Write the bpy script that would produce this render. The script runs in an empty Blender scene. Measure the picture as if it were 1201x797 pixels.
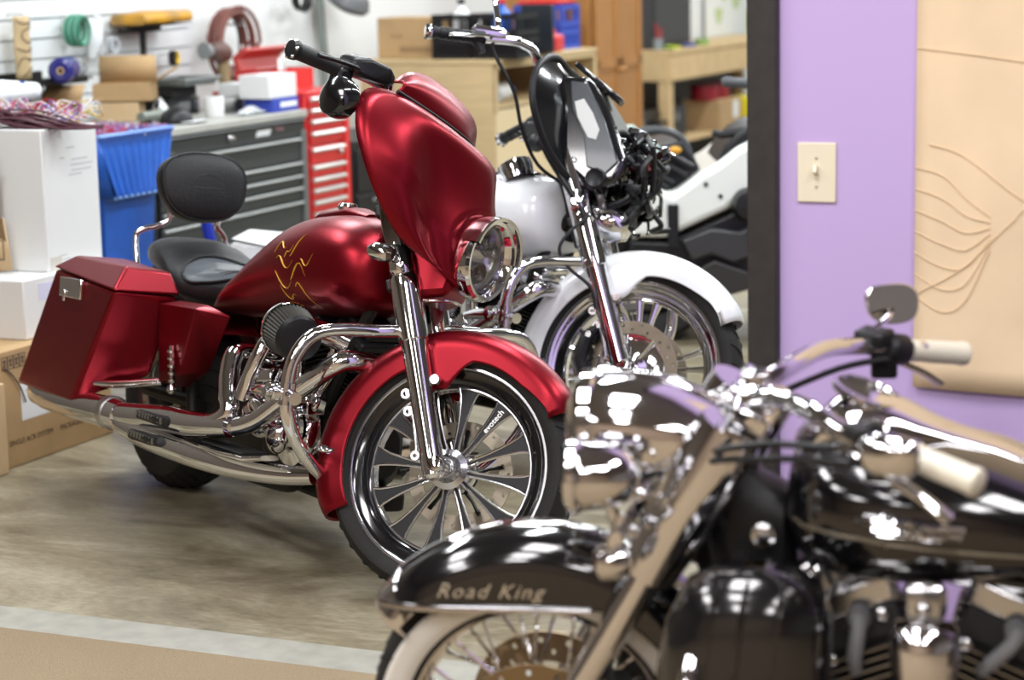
import bpy, bmesh, math, random
from mathutils import Vector, Matrix, Euler
random.seed(7)
SC=bpy.context.scene
COL=SC.collection
PI=math.pi
R_=math.radians
V=Vector
# ------------------------------------------------------------------ camera geometry (1201 x 797 frame)
FPX=2620.0; CX=600.5; CY=398.5; CAMH=1.735
_p=R_(9.79); _r=0.022
FW=V((0,math.cos(_p),-math.sin(_p))); _up=V((0,math.sin(_p),math.cos(_p))); _rt=V((1,0,0))
RT=_rt*math.cos(_r)-_up*math.sin(_r)
DN=-_rt*math.sin(_r)-_up*math.cos(_r)
CAM=V((0,0,CAMH))
def ray(x,y): return FW+RT*((x-CX)/FPX)+DN*((y-CY)/FPX)
def at(x,y,D): return CAM+ray(x,y)*D
def onZ(x,y,z=0.0):
    d=ray(x,y); return CAM+d*((z-CAMH)/d.z)
def onP(x,y,p0,n):
    d=ray(x,y); return CAM+d*((V(p0)-CAM).dot(n)/d.dot(n))
# ------------------------------------------------------------------ scene helpers
def tag(o,label=None,cat=None,group=None,kind=None):
    if label: o['label']=label
    if cat: o['category']=cat
    if group: o['group']=group
    if kind: o['kind']=kind
    return o
def thing(name,label,cat,loc=(0,0,0),rot=(0,0,0),group=None,kind=None):
    o=bpy.data.objects.new(name,None); COL.objects.link(o)
    o.location=loc; o.rotation_euler=rot; o.empty_display_size=.05
    return tag(o,label,cat,group,kind)
def crom(pts,n=6,closed=False):
    pts=[V(p) for p in pts]; out=[]; m=len(pts)
    rng=range(m if closed else m-1)
    for i in rng:
        if closed: p0,p1,p2,p3=pts[i-1],pts[i],pts[(i+1)%m],pts[(i+2)%m]
        else: p0,p1,p2,p3=pts[max(i-1,0)],pts[i],pts[i+1],pts[min(i+2,m-1)]
        for k in range(n):
            t=k/n
            out.append(.5*((2*p1)+(p2-p0)*t+(2*p0-5*p1+4*p2-p3)*t*t+(3*p1-p0-3*p2+p3)*t**3))
    if not closed: out.append(pts[-1].copy())
    return out
def interp(tab,x):
    if x<=tab[0][0]: return tab[0][1]
    for (a,b),(c,d) in zip(tab,tab[1:]):
        if x<=c:
            t=(x-a)/(c-a) if c>a else 0
            return b+(d-b)*t
    return tab[-1][1]
class MB:
    def __init__(s): s.v=[]; s.f=[]; s.m=[]; s.cur=0
    def mat(s,i): s.cur=i; return s
    def add(s,vs,fs):
        b=len(s.v); s.v+=[V(p) for p in vs]
        for f in fs: s.f.append(tuple(b+i for i in f)); s.m.append(s.cur)
        return s
    def box(s,c,d,rot=None):
        x,y,z=d[0]/2,d[1]/2,d[2]/2
        vs=[V((i,j,k)) for k in(-z,z) for j in(-y,y) for i in(-x,x)]
        if rot is not None:
            m=Euler(rot).to_matrix() if not isinstance(rot,Matrix) else rot
            vs=[m@p for p in vs]
        c=V(c)
        return s.add([p+c for p in vs],[(0,2,3,1),(4,5,7,6),(0,1,5,4),(2,6,7,3),(0,4,6,2),(1,3,7,5)])
    def hexa(s,p):   # 8 pts: bottom 4 ccw, top 4 ccw
        return s.add(p,[(3,2,1,0),(4,5,6,7),(0,1,5,4),(1,2,6,5),(2,3,7,6),(3,0,4,7)])
    def loft(s,rings,cap=True,closed=False,capb=None):
        n=len(rings[0]); vs=[p for r in rings for p in r]; fs=[]
        m=len(rings)
        for i in range(m if closed else m-1):
            a=i*n; b=((i+1)%m)*n
            for j in range(n): fs.append((a+j,a+(j+1)%n,b+(j+1)%n,b+j))
        if cap and not closed: fs.append(tuple(range(n-1,-1,-1)))
        if (cap if capb is None else capb) and not closed: fs.append(tuple((m-1)*n+j for j in range(n)))
        return s.add(vs,fs)
    def grid(s,rows,close=False):
        n=len(rows[0]); vs=[p for r in rows for p in r]; fs=[]
        for i in range(len(rows)-1):
            for j in range(n if close else n-1):
                fs.append((i*n+j,i*n+(j+1)%n,(i+1)*n+(j+1)%n,(i+1)*n+j))
        return s.add(vs,fs)
    def tube(s,path,r,n=10,closed=False,flat=1.0,cap=True):
        path=[V(p) for p in path]; m=len(path); rings=[]; up=None
        for i in range(m):
            if closed: t=path[(i+1)%m]-path[i-1]
            else: t=path[min(i+1,m-1)]-path[max(i-1,0)]
            if t.length<1e-9: t=V((0,0,1))
            t.normalize()
            if up is None:
                up=V((0,0,1)) if abs(t.z)<.9 else V((1,0,0))
            up=(up-t*up.dot(t)); up.normalize(); sd=t.cross(up)
            rr=r[i] if isinstance(r,(list,tuple)) else r
            rings.append([path[i]+sd*(math.cos(2*PI*k/n)*rr)+up*(math.sin(2*PI*k/n)*rr*flat) for k in range(n)])
        return s.loft(rings,cap=cap,closed=closed)
    def cyl(s,a,b,r,r2=None,n=20): return s.tube([a,b],[r,r if r2 is None else r2],n)
    def lathe(s,prof,o,ax,n=32,closed=False,a0=0,a1=2*PI):   # prof: (radius,height) list
        o=V(o); ax=V(ax).normalized(); t=V((0,0,1)) if abs(ax.z)<.9 else V((1,0,0))
        x=(t-ax*t.dot(ax)).normalized(); y=ax.cross(x)
        full=abs(a1-a0-2*PI)<1e-6; m=n if full else n+1
        rows=[]
        for (r,h) in prof:
            rows.append([o+ax*h+(x*math.cos(a0+(a1-a0)*k/n)+y*math.sin(a0+(a1-a0)*k/n))*r for k in range(m)])
        if closed: rows.append(rows[0])
        return s.grid(rows,close=full)
    def ball(s,c,r,n=12,sc=(1,1,1)):
        c=V(c); rows=[]
        for i in range(n+1):
            a=PI*i/n; rows.append([c+V((math.sin(a)*math.cos(2*PI*k/(2*n))*r*sc[0],math.sin(a)*math.sin(2*PI*k/(2*n))*r*sc[1],math.cos(a)*r*sc[2])) for k in range(2*n)])
        return s.grid(rows,close=True)
    def prism(s,poly,fn,t0,t1):    # poly 2d list; fn(u,v,t)->point
        n=len(poly)
        vs=[fn(u,v,t0) for u,v in poly]+[fn(u,v,t1) for u,v in poly]
        fs=[tuple(range(n-1,-1,-1)),tuple(range(n,2*n))]+[(i,(i+1)%n,n+(i+1)%n,n+i) for i in range(n)]
        return s.add(vs,fs)
    def sup(s,st,n=24,e=2.4,cap=True):   # superellipse stations along X: (x,yc,zc,hw,hh[,e])
        rings=[]
        for q in st:
            x,yc,zc,hw,hh=q[:5]; ee=q[5] if len(q)>5 else e
            ring=[]
            for k in range(n):
                a=2*PI*k/n; c,sn=math.cos(a),math.sin(a)
                ring.append(V((x,yc+hw*math.copysign(abs(c)**(2/ee),c),zc+hh*math.copysign(abs(sn)**(2/ee),sn))))
            rings.append(ring)
        return s.loft(rings,cap=cap)
    def build(s,name,mats,parent=None,xf=None,bevel=0,seg=2,sub=0,sharp=35,solid=0,flat=False,loc=None,rot=None,weld=True):
        vs=s.v
        if xf: vs=[xf(p) for p in vs]
        me=bpy.data.meshes.new(name); me.from_pydata([tuple(p) for p in vs],[],s.f)
        if not isinstance(mats,(list,tuple)): mats=[mats]
        for m in mats: me.materials.append(m)
        if len(mats)>1:
            for p,i in zip(me.polygons,s.m): p.material_index=min(i,len(mats)-1)
        bm=bmesh.new(); bm.from_mesh(me)
        if weld: bmesh.ops.remove_doubles(bm,verts=bm.verts,dist=1e-5)
        bmesh.ops.recalc_face_normals(bm,faces=bm.faces); bm.to_mesh(me); bm.free()
        if not flat:
            for p in me.polygons: p.use_smooth=True
            if not sub: me.set_sharp_from_angle(angle=R_(sharp))
        o=bpy.data.objects.new(name,me); COL.objects.link(o)
        if solid:
            d=o.modifiers.new('Solid','SOLIDIFY'); d.thickness=solid; d.offset=0
        if bevel:
            b=o.modifiers.new('Bevel','BEVEL'); b.width=bevel; b.segments=seg; b.limit_method='ANGLE'; b.angle_limit=R_(30)
        if sub:
            b=o.modifiers.new('Sub','SUBSURF'); b.levels=sub; b.render_levels=sub
        if parent: o.parent=parent
        if loc is not None: o.location=loc
        if rot is not None: o.rotation_euler=rot
        return o
def text_mesh(name,body,size,mat,parent,M,extrude=.0006,shear=0,align='CENTER',spacing=1.0):
    c=bpy.data.curves.new(name,'FONT'); c.body=body; c.size=size; c.extrude=extrude; c.shear=shear
    c.align_x=align; c.align_y='CENTER'; c.resolution_u=2; c.space_character=spacing
    o=bpy.data.objects.new(name,c); COL.objects.link(o)
    bpy.context.view_layer.update()
    me=bpy.data.meshes.new_from_object(o); bpy.data.objects.remove(o)
    me.transform(M); me.materials.clear(); me.materials.append(mat)
    t=bpy.data.objects.new(name,me); COL.objects.link(t)
    if parent: t.parent=parent
    return t
def basis(o,x,y):
    x=V(x).normalized(); y=V(y); y=(y-x*y.dot(x)).normalized(); z=x.cross(y)
    m=Matrix((x,y,z)).transposed().to_4x4(); m.translation=V(o); return m
# ------------------------------------------------------------------ materials
def M(name,col,rough=.5,metal=0.0,coat=0.0,bump=0.0,bscale=60,var=0.0,vscale=6,spec=.5,trans=0,sheen=0,var2=None,croughness=.05,emit=None,stretch=None,coords='Object'):
    m=bpy.data.materials.new(name); m.use_nodes=True; nt=m.node_tree; b=nt.nodes['Principled BSDF']
    c=(*col,1) if len(col)==3 else col
    b.inputs['Base Color'].default_value=c; b.inputs['Roughness'].default_value=rough; b.inputs['Metallic'].default_value=metal
    b.inputs['Coat Weight'].default_value=coat; b.inputs['Coat Roughness'].default_value=croughness; b.inputs['Specular IOR Level'].default_value=spec
    b.inputs['Transmission Weight'].default_value=trans
    tc=None
    if var or bump:
        tc=nt.nodes.new('ShaderNodeTexCoord'); src=tc.outputs[coords]
        if stretch:
            mp=nt.nodes.new('ShaderNodeMapping'); mp.inputs['Scale'].default_value=stretch; nt.links.new(src,mp.inputs[0]); src=mp.outputs[0]
    if var:
        n=nt.nodes.new('ShaderNodeTexNoise'); n.inputs['Scale'].default_value=vscale; n.inputs['Detail'].default_value=6; nt.links.new(src,n.inputs['Vector'])
        r=nt.nodes.new('ShaderNodeValToRGB'); r.color_ramp.elements[0].position=.35; r.color_ramp.elements[1].position=.68
        d=var2 if var2 else tuple(max(0,x*(1-var)) for x in col[:3])
        r.color_ramp.elements[0].color=(*d,1); r.color_ramp.elements[1].color=c
        nt.links.new(n.outputs['Fac'],r.inputs[0]); nt.links.new(r.outputs[0],b.inputs['Base Color'])
    if bump:
        n2=nt.nodes.new('ShaderNodeTexNoise'); n2.inputs['Scale'].default_value=bscale; n2.inputs['Detail'].default_value=4; nt.links.new(src,n2.inputs['Vector'])
        bp=nt.nodes.new('ShaderNodeBump'); bp.inputs['Strength'].default_value=bump; bp.inputs['Distance'].default_value=.01
        nt.links.new(n2.outputs['Fac'],bp.inputs['Height']); nt.links.new(bp.outputs[0],b.inputs['Normal'])
    if emit:
        b.inputs['Emission Color'].default_value=(*emit[:3],1); b.inputs['Emission Strength'].default_value=emit[3]
    return m
chrome=M('chrome',(.80,.80,.82),.06,1.0)
chrome2=M('satin chrome',(.62,.62,.63),.22,1.0)
alu=M('cast aluminium',(.50,.50,.50),.38,1.0,bump=.15,bscale=120)
steel=M('brushed steel',(.55,.54,.52),.3,1.0)
discsteel=M('brake steel',(.30,.26,.20),.42,1.0)
redp=M('satin red paint',(.22,.0045,.012),.33,.80,coat=.03,croughness=.3)
whitep=M('white paint',(.74,.75,.76),.25,0,coat=.6)
blackp=M('black gloss paint',(.004,.004,.005),.12,0,coat=1.0)
blackg=M('gloss black metal',(.006,.006,.007),.14,.0,coat=.8)
blacks=M('satin black',(.009,.009,.010),.42,spec=.32)
blackt=M('textured black',(.016,.016,.017),.6,bump=.3,bscale=300)
grime=M('dusty black metal',(.016,.014,.012),.5,.3,spec=.3,var=.5,vscale=25)
rubber=M('tyre rubber',(.020,.019,.018),.68,spec=.3,bump=.2,bscale=200,var=.25,vscale=9)
whitewall=M('whitewall rubber',(.72,.70,.64),.5)
leather=M('black leather',(.010,.010,.011),.36,bump=.3,bscale=240,spec=.28)
cream=M('cream rubber grip',(.72,.68,.56),.4)
plasticb=M('black plastic',(.009,.009,.010),.35,spec=.35,bump=.1,bscale=80)
amber=M('amber lens',(.55,.10,.05),.2,coat=1)
redlens=M('red lens',(.25,.005,.01),.15,coat=1)
gold=M('gold flame pinstripe',(.62,.36,.03),.35)
glass=M('lamp glass',(1,1,1),.02,trans=1.0)
# ------------------------------------------------------------------ room frame: a = along the purple wall, b = into the shop
RANG=-24.4; RZ=R_(RANG)
U=V((math.cos(RZ),math.sin(RZ),0)); W_=V((-U.y,U.x,0))
RO=onZ(210,763,0)
def rw(a,b,z=0.0): return RO+U*a+W_*b+V((0,0,z))
def rl(p): d=V(p)-RO; return V((d.dot(U),d.dot(W_),p[2]))
rx=lambda p: rw(p.x,p.y,p.z)
def onA(x,y,a): return rl(onP(x,y,rw(a,0),U))     # pixel on a plane parallel to the slat wall -> (a,b,z)
def onB(x,y,b): return rl(onP(x,y,rw(0,b),W_))
def onH(x,y,z): return rl(onZ(x,y,z))
def rthing(name,label,cat,p,rz=0,group=None): return thing(name,label,cat,rw(*p),(0,0,RZ+rz),group)
AW=-3.32           # slat wall plane
A_CH=-2.449        # chest fronts
concrete=M('polished concrete',(.36,.34,.285),.42,0,bump=.06,bscale=30)
carpetm=M('beige carpet',(.46,.35,.215),.95,bump=.9,bscale=420,var=.28,vscale=260,coords='Object')
purple=M('purple wall paint',(.51,.385,.69),.6)
slatw=M('white slat wall',(.76,.79,.79),.45)
wallw=M('white wall paint',(.78,.80,.79),.6)
taupe=M('taupe wall paint',(.36,.27,.19),.7)
darktrim=M('dark brown trim',(.030,.026,.024),.5,var=.3,vscale=30)
ceilm=M('ceiling panel',(.22,.22,.22),.8)
lightconc=M('pale concrete threshold',(.36,.35,.30),.5,var=.2,vscale=14)
def mk_concrete():
    nt=concrete.node_tree; b=nt.nodes['Principled BSDF']
    tc=nt.nodes.new('ShaderNodeTexCoord'); mp=nt.nodes.new('ShaderNodeMapping'); mp.inputs['Scale'].default_value=(1,2.2,1); mp.inputs['Rotation'].default_value=(0,0,.3)
    nt.links.new(tc.outputs['Object'],mp.inputs[0])
    n=nt.nodes.new('ShaderNodeTexNoise'); n.inputs['Scale'].default_value=1.3; n.inputs['Detail'].default_value=10; n.inputs['Roughness'].default_value=.68; n.inputs['Distortion'].default_value=.6
    nt.links.new(mp.outputs[0],n.inputs['Vector'])
    r=nt.nodes.new('ShaderNodeValToRGB'); e=r.color_ramp.elements
    e[0].position=.32; e[0].color=(.10,.082,.046,1); e[1].position=.70; e[1].color=(.42,.385,.285,1)
    k=e.new(.5); k.color=(.235,.20,.13,1)
    nt.links.new(n.outputs['Fac'],r.inputs[0])
    n2=nt.nodes.new('ShaderNodeTexNoise'); n2.inputs['Scale'].default_value=28; n2.inputs['Detail'].default_value=5; nt.links.new(mp.outputs[0],n2.inputs['Vector'])
    mx=nt.nodes.new('ShaderNodeMixRGB'); mx.blend_type='OVERLAY'; mx.inputs[0].default_value=.35
    nt.links.new(r.outputs[0],mx.inputs[1]); nt.links.new(n2.outputs['Fac'],mx.inputs[2]); nt.links.new(mx.outputs[0],b.inputs['Base Color'])
mk_concrete()
def struct(name,mb,m,**k):
    o=mb.build(name,m,**k); o['kind']='structure'; return o
BX=16.6            # back wall
# floors
mb=MB(); mb.hexa([(-3.2,.0,-.12),(7.5,.0,-.12),(7.5,BX,-.12),(-3.2,BX,-.12),(-3.2,.0,0),(7.5,.0,0),(7.5,BX,0),(-3.2,BX,0)])
struct('floor',mb,concrete,loc=RO,rot=(0,0,RZ),flat=True)
mb=MB(); mb.hexa([(-3.2,-7.5,-.12),(7.5,-7.5,-.12),(7.5,0,-.12),(-3.2,0,-.12),(-3.2,-7.5,.004),(7.5,-7.5,.004),(7.5,0,.004),(-3.2,0,.004)])
o=struct('floor_carpet',mb,carpetm,loc=RO,rot=(0,0,RZ),flat=True)
mb=MB(); mb.box((-.8,.085,.001),(4.6,.17,.004))
struct('trim_2',mb,lightconc,loc=RO,rot=(0,0,RZ),bevel=.001)
# slat wall: one mesh with its grooves
mb=MB(); zs=1.485; pitch=.0935
prof=[]
z=zs-pitch*17
while z<3.0:
    prof+=[(0,z+.006),(0,z+pitch-.006),(.020,z+pitch-.006),(.026,z+pitch-.006),(.026,z+pitch+.002),(.0,z+pitch+.004)]
    z+=pitch
rows=[[V((AW-d,b,zz)) for d,zz in prof] for b in (2.7,5.45)]
mb.grid(rows); struct('wall_left',mb,slatw,loc=RO,rot=(0,0,RZ),flat=True)
mb=MB(); mb.box((AW-.02,-2.4,1.6),(.06,10.2,3.6)); struct('wall_left_unseen_dark',mb,M('dark brown for chrome reflections',(.10,.08,.06),.7),loc=RO,rot=(0,0,RZ),flat=True)  # out of view; added dark so the exhaust chrome reflects less white
mb=MB(); mb.box((AW-.08,(BX-7.5)/2,1.6),(.1,BX+7.5,3.6)); struct('wall_left_backing',mb,wallw,loc=RO,rot=(0,0,RZ),flat=True)
mb=MB(); mb.box((2,BX+.05,1.6),(11,.1,3.6)); struct('wall_back',mb,wallw,loc=RO,rot=(0,0,RZ),flat=True)
mb=MB(); mb.box((7.5,(BX-7.5)/2,1.6),(.1,BX+7.5,3.6)); struct('wall_right',mb,M('grey wall paint',(.30,.29,.28),.6),loc=RO,rot=(0,0,RZ),flat=True)
mb=MB(); mb.box((2.2,-7.5,1.6),(11,.1,3.6)); struct('wall_front',mb,taupe,loc=RO,rot=(0,0,RZ),flat=True)
mb=MB(); mb.box((2.2,(BX-7.5)/2,3.4),(11,BX+7.5,.1)); struct('ceiling',mb,ceilm,loc=RO,rot=(0,0,RZ),flat=True)
# purple partition with its dark jamb
mb=MB(); mb.box((1.60+2.9,.06,1.68),(5.8,.12,3.36)); struct('wall_purple',mb,purple,loc=RO,rot=(0,0,RZ),flat=True)
mb=MB(); mb.box((1.566,.052,1.68),(.067,.15,3.36)); struct('trim_1',mb,darktrim,loc=RO,rot=(0,0,RZ),bevel=.003)
# ---- switch plate
ivory=M('ivory plastic',(.78,.72,.55),.4)
sw=onB(958.5,202,0)
t=rthing('light_switch','ivory toggle light switch plate on the purple wall','light switch',(sw.x,0,sw.z))
mb=MB(); mb.box((0,-.003,0),(.086,.006,.129)); mb.build('plate',ivory,t,bevel=.0025)
mb=MB(); mb.box((0,-.012,.006),(.009,.02,.018),(-.45,0,0)); mb.box((0,-.0065,0),(.014,.002,.028)); mb.build('toggle',ivory,t,bevel=.001)
for dz in (.031,-.031):
    mb=MB(); mb.lathe([(0,.002),(.0028,.0015),(.0032,0)],(0,-.006,dz),(0,-1,0),12); mb.build('screw',steel,t)
# ---- kraft paper sheet on the purple wall
kraft=M('kraft paper',(.82,.64,.43),.75,var=.12,vscale=5)
inkm=M('faint brown drawn line',(.785,.605,.40),.8)
pl=onB(1072,452,-.004); pt=onB(1072,-30,-.004)
t=rthing('paper_sheet','large tan kraft paper sheet with faint drawn lines hanging on the purple wall','paper',(pl.x,0,pl.z))
rows=[]; Hh=pt.z-pl.z+.35; Wd=.95
for i in range(25):
    u=i/24*Wd; row=[]
    for j in range(25):
        vv=j/24*Hh; row.append(V((u+.0,-.006-.006*math.sin(u*9+.7)*math.sin(vv*3+1)-.012*max(0,1-vv/.15)*(.4+u) ,vv-.012*math.sin(u*2.6))))
    rows.append(row)
mb=MB(); mb.grid(rows); mb.build('sheet',kraft,t,solid=.0012)
def wob(u,v): return V((u,-.0095-.006*math.sin(u*9+.7)*math.sin(v*3+1)-.012*max(0,1-v/.15)*(.4+u),v-.012*math.sin(u*2.6)))
def pline(pts,w=.0022):
    p=crom([V((a,b,0)) for a,b in pts],8)
    return [wob(q.x,q.y) for q in p]
lines=[[(.0,.72),(.2,.70),(.5,.66)],[(.03,.52),(.1,.50),(.2,.43),(.25,.40)],[(.27,.40),(.33,.55),(.4,.75)],[(.0,.20),(.1,.26),(.2,.36),(.26,.40),(.5,.41)],[(.26,.40),(.36,.44),(.5,.50)]]
for k in range(7): lines.append([(.0,.47-k*.045),(.06,.455-k*.048),(.11,.41-k*.036),(.16+.0*k,.375-k*.012)])
mb=MB()
for l in lines: mb.tube(pline(l),.0012,4)
mb.build('drawn_lines',inkm,t)
# ------------------------------------------------------------------ motorcycles: local frame X forward, Y left, Z up, origin below the rear axle
def steerfn(A,rake,deg):
    k=R_(rake); m=Matrix.Rotation(R_(deg),3,V((-math.sin(k),0,math.cos(k)))); A=V(A)
    return lambda p:m@(V(p)-A)+A
def pol(c,r,a,y): return V((c[0]+r*math.cos(a),c[1]+y,c[2]+r*math.sin(a)))
def tyre_mb(c,R,lip,w,ww=False):
    mb=MB(); h=R-lip
    half=[(lip-.004,w*.36),(lip+h*.10,w*.43),(lip+h*.35,w*.5),(lip+h*.62,w*.49),(lip+h*.84,w*.36),(lip+h*.96,w*.18),(R,0)]
    prof=half+[(r,-y) for r,y in reversed(half[:-1])]
    mb.lathe(prof,c,(0,1,0),72)
    if ww:
        for sg in(1,-1):
            mb.mat(1).lathe([(lip+h*.10,sg*(w*.43+.002)),(lip+h*.22,sg*(w*.475+.003)),(lip+h*.40,sg*(w*.505+.002)),(lip+h*.62,sg*(w*.494+.002)),(lip+h*.72,sg*(w*.45))],c,(0,1,0),72)
        mb.mat(0)
    else: mb.mat(1)
    # tread grooves
    n=34
    for i in range(n):
        a=2*PI*i/n
        for sg in(1,-1):
            path=[]
            for t,rr in((.02,R*1.0),(.2,lip+h*.975),(.36,lip+h*.86),(.47,lip+h*.66)):
                path.append(pol(c,rr+.0006,a+(.5 if sg>0 else .5)*t*.55+(0 if sg>0 else PI/n),sg*w*t*.99))
            if ww: mb.mat(2)
            mb.tube(path,.0026,4)
    return mb
grv=M('tread groove',(.008,.008,.008),.9)
def disc_mb(c,r0,r1,y,n=90):
    mb=MB(); rr=[r0,r0+(r1-r0)*.2,r0+(r1-r0)*.4,r0+(r1-r0)*.6,r0+(r1-r0)*.8,r1]
    for s in(-.0025,.0025):
        vs=[pol(c,r,2*PI*k/n,y+s) for r in rr for k in range(n)]
        fs=[]
        for i in range(5):
            for k in range(n):
                if (i==1 and k%6==0) or (i==3 and k%6==3): continue
                fs.append((i*n+k,i*n+(k+1)%n,(i+1)*n+(k+1)%n,(i+1)*n+k))
        mb.add(vs,fs)
    for r in(r0,r1): mb.grid([[pol(c,r,2*PI*k/n,y+s) for k in range(n)] for s in(-.0025,.0025)],close=True)
    return mb
def fender(parent,c,R,a0,a1,inner,hw,paint,xf,tipr=.0):
    # crowned blade swept about the axle; inner(angle) gives the lower edge radius of the side skirt
    rows=[];n=64
    for i in range(n+1):
        a=a0+(a1-a0)*i/n; ri=inner(math.degrees(a)); e=min(i,n-i)/n
        Rc=R-(.010*(1-min(1,e/.05))**2)
        w=hw*(1-.12*(1-min(1,e/.08))**2)
        half=[(Rc,0),(Rc-.002,w*.35),(Rc-.010,w*.66),(Rc-.024,w*.88),(Rc-.042,w*.985),(Rc-.060,w)]
        m=5; lo=min(ri,Rc-.062)
        half+=[(Rc-.060+(lo-Rc+.060)*k/m,w+.001*k/m) for k in range(1,m+1)]
        ring=[pol(c,r,a,-y) for r,y in reversed(half)]+[pol(c,r,a,y) for r,y in half[1:]]
        rows.append(ring)
    mb=MB(); mb.grid(rows)
    return mb.build('front_fender',paint,parent,xf=xf,solid=.006,sharp=50)
def touring(spec):
    P=spec['paint']; t=thing(spec['name'],spec['label'],'motorcycle',spec['o'],(R_(-spec['lean']),0,R_(spec['h'])),'custom motorcycles')
    R=spec['R']; lip=spec['lip']; ax=(1.66,0,R); xs=steerfn((1.63,0,R),26,spec['steer'])
    EX=lambda p:p+V((.08,0,0)); GX=lambda p:p+V((.175,0,.012)); AX=lambda p:p+V((.235,.035,-.01))
    kx,kz=-math.sin(R_(26)),math.cos(R_(26))
    def fk(s,y,f=0.0): return V((1.64+kx*s+kz*f,y,R+kz*s-kx*f))      # along the fork, f forward of the leg
    # ---------------- front wheel
    fw=MB(); fw.cyl((1.66,-.075,R),(1.66,.075,R),.012); 
    hub=MB(); hub.lathe([(.0,-.078),(.028,-.078),(.036,-.068),(.040,-.05),(.056,-.040),(.058,-.02),(.05,0),(.058,.02),(.056,.04),(.04,.05),(.036,.07),(0,.07)],ax,(0,1,0),36)
    wheel=hub.build('front_wheel',chrome2 if spec['turbine'] else chrome,t,xf=xs)
    tyre_mb(ax,R,lip,.13).build('tyre',[rubber,grv],wheel,xf=xs)
    rim=MB()
    ri=lip*.80
    for sg in(1,-1):
        rim.mat(1).lathe([(lip+.003,sg*.047),(lip+.001,sg*.053),(lip-.005,sg*.0535),(lip-.008,sg*.050)],ax,(0,1,0),80)
        rim.mat(0).lathe([(lip-.008,sg*.050),(lip-.02,sg*.044),(lip-.032,sg*.040),(ri+.014,sg*.024),(ri+.004,sg*.019)],ax,(0,1,0),80)
        rim.mat(1).lathe([(ri+.004,sg*.0192),(ri,sg*.0195),(ri-.003,sg*.016),(ri-.003,0)],ax,(0,1,0),80)
    rim.build('rim',[blackg,chrome2] if spec['turbine'] else [chrome,chrome],wheel,xf=xs)
    if spec['turbine']:
        for i in range(12):
            a=2*PI*i/12+R_(spec.get('spin',0)); mb=MB()
            tab=[(.052,.0075),(.08,.0065),(.12,.0082),(.155,.0115),(.185,.016),(.208,.021),(ri,.029)]
            def pt(r,w,y): return V((ax[0]+r*math.cos(a)-w*math.sin(a),y,ax[2]+r*math.sin(a)+w*math.cos(a)))
            mb.mat(0).grid([[pt(r,w*f,-.0175) for f in(-1,-.3,.3,1)] for r,w in tab]); mb.mat(0).grid([[pt(r,w*f,-.004) for f in(-1,-.3,.3,1)] for r,w in tab])
            for f in(-1,1): mb.mat(1).tube([pt(r,w*f,-.0175) for r,w in tab],.0036,6)
            mb.mat(1).tube([pt(.055,-.012+.003*k,-.0175) for k in range(9)],.003,6)
            for f in(-1,1): mb.mat(0).grid([[pt(r,w*f,y) for y in(-.0175,-.004)] for r,w in tab])
            mb.build('spoke',[blacks,chrome2],wheel,xf=xs,weld=False)
        disc_mb(ax,.112,.152,.066).build('brake_disc',discsteel,wheel,xf=xs,flat=True,weld=False)
        mb=MB()
        for i in range(5):
            a=2*PI*i/5+.3
            mb.tube([pol(ax,.05,a,.055),pol(ax,.085,a+.12,.06),pol(ax,.125,a+.12,.066)],[.016,.011,.016],8,flat=.4)
        mb.lathe([(.045,.05),(.055,.052),(.055,.06),(.045,.062)],ax,(0,1,0),30,closed=True); mb.build('disc_carrier',blacks,wheel,xf=xs,weld=False)
        # letters along one spoke
        a=R_(60+spec.get('spin',0)); o=V((ax[0]+.178*math.cos(a),-.0175,ax[2]+.178*math.sin(a)))
        mt=basis(o,(math.cos(a),0,math.sin(a)),(-math.sin(a),0,math.cos(a)))
        tx=text_mesh('lettering','evotech',.024,steel,wheel,mt)
        for v in tx.data.vertices: v.co=xs(v.co)
    else:
        for i in range(5):
            a=2*PI*i/5+R_(spec.get('spin',0)); mb=MB()
            for da in(-.12,.12):
                mb.tube([pol(ax,.045,a+da*.6,0),pol(ax,.12,a+da,0),pol(ax,.19,a+da*1.02,.0),pol(ax,ri,a+da*1.1,0)],[.02,.013,.013,.019],10,flat=.75)
            mb.build('spoke',chrome,wheel,xf=xs)
        for yy in(-.068,.068):
            disc_mb(ax,.118,.160,yy).build('brake_disc',discsteel,wheel,xf=xs,flat=True,weld=False)
        mb=MB()
        for i in range(5):
            a=2*PI*i/5+.9
            mb.tube([pol(ax,.04,a,-.058),pol(ax,.09,a+.1,-.064),pol(ax,.122,a+.1,-.068)],[.02,.014,.018],8,flat=.4)
        mb.lathe([(.115,-.063),(.06,-.066),(.045,-.075),(.03,-.08)],ax,(0,1,0),40)
        mb.build('disc_carrier',chrome,wheel,xf=xs)
        # caliper on the right leg
        cal=MB(); cc=fk(.075,-.10,-.115)
        for i,(s,f,r) in enumerate(((.13,-.075,.030),(.085,-.115,.036),(.03,-.13,.036),(-.01,-.12,.026))):
            cal.ball(fk(s,-.095,f),r,8,(1,.8,1))
        cal.tube([fk(.15,-.098,-.05),fk(.12,-.104,-.095),fk(.06,-.108,-.13),fk(-.02,-.104,-.135),fk(-.06,-.1,-.10)],[.026,.034,.04,.034,.022],10,flat=.7)
        calo=cal.build('brake_caliper',blacks,t,xf=xs)
        mb=MB()
        for s,f in((.13,-.075),(.07,-.12),(.01,-.06),(-.02,-.115)): mb.cyl(fk(s,-.12,f),fk(s,-.136,f),.012,.010,12)
        mb.build('bolt',chrome,calo,xf=xs)
    # ---------------- front fender
    f=spec['fender']
    fender(t,ax,R+.040,R_(f['a0']),R_(f['a1']),lambda d:interp(f['inner'],d),.083,P,xs)
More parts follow.
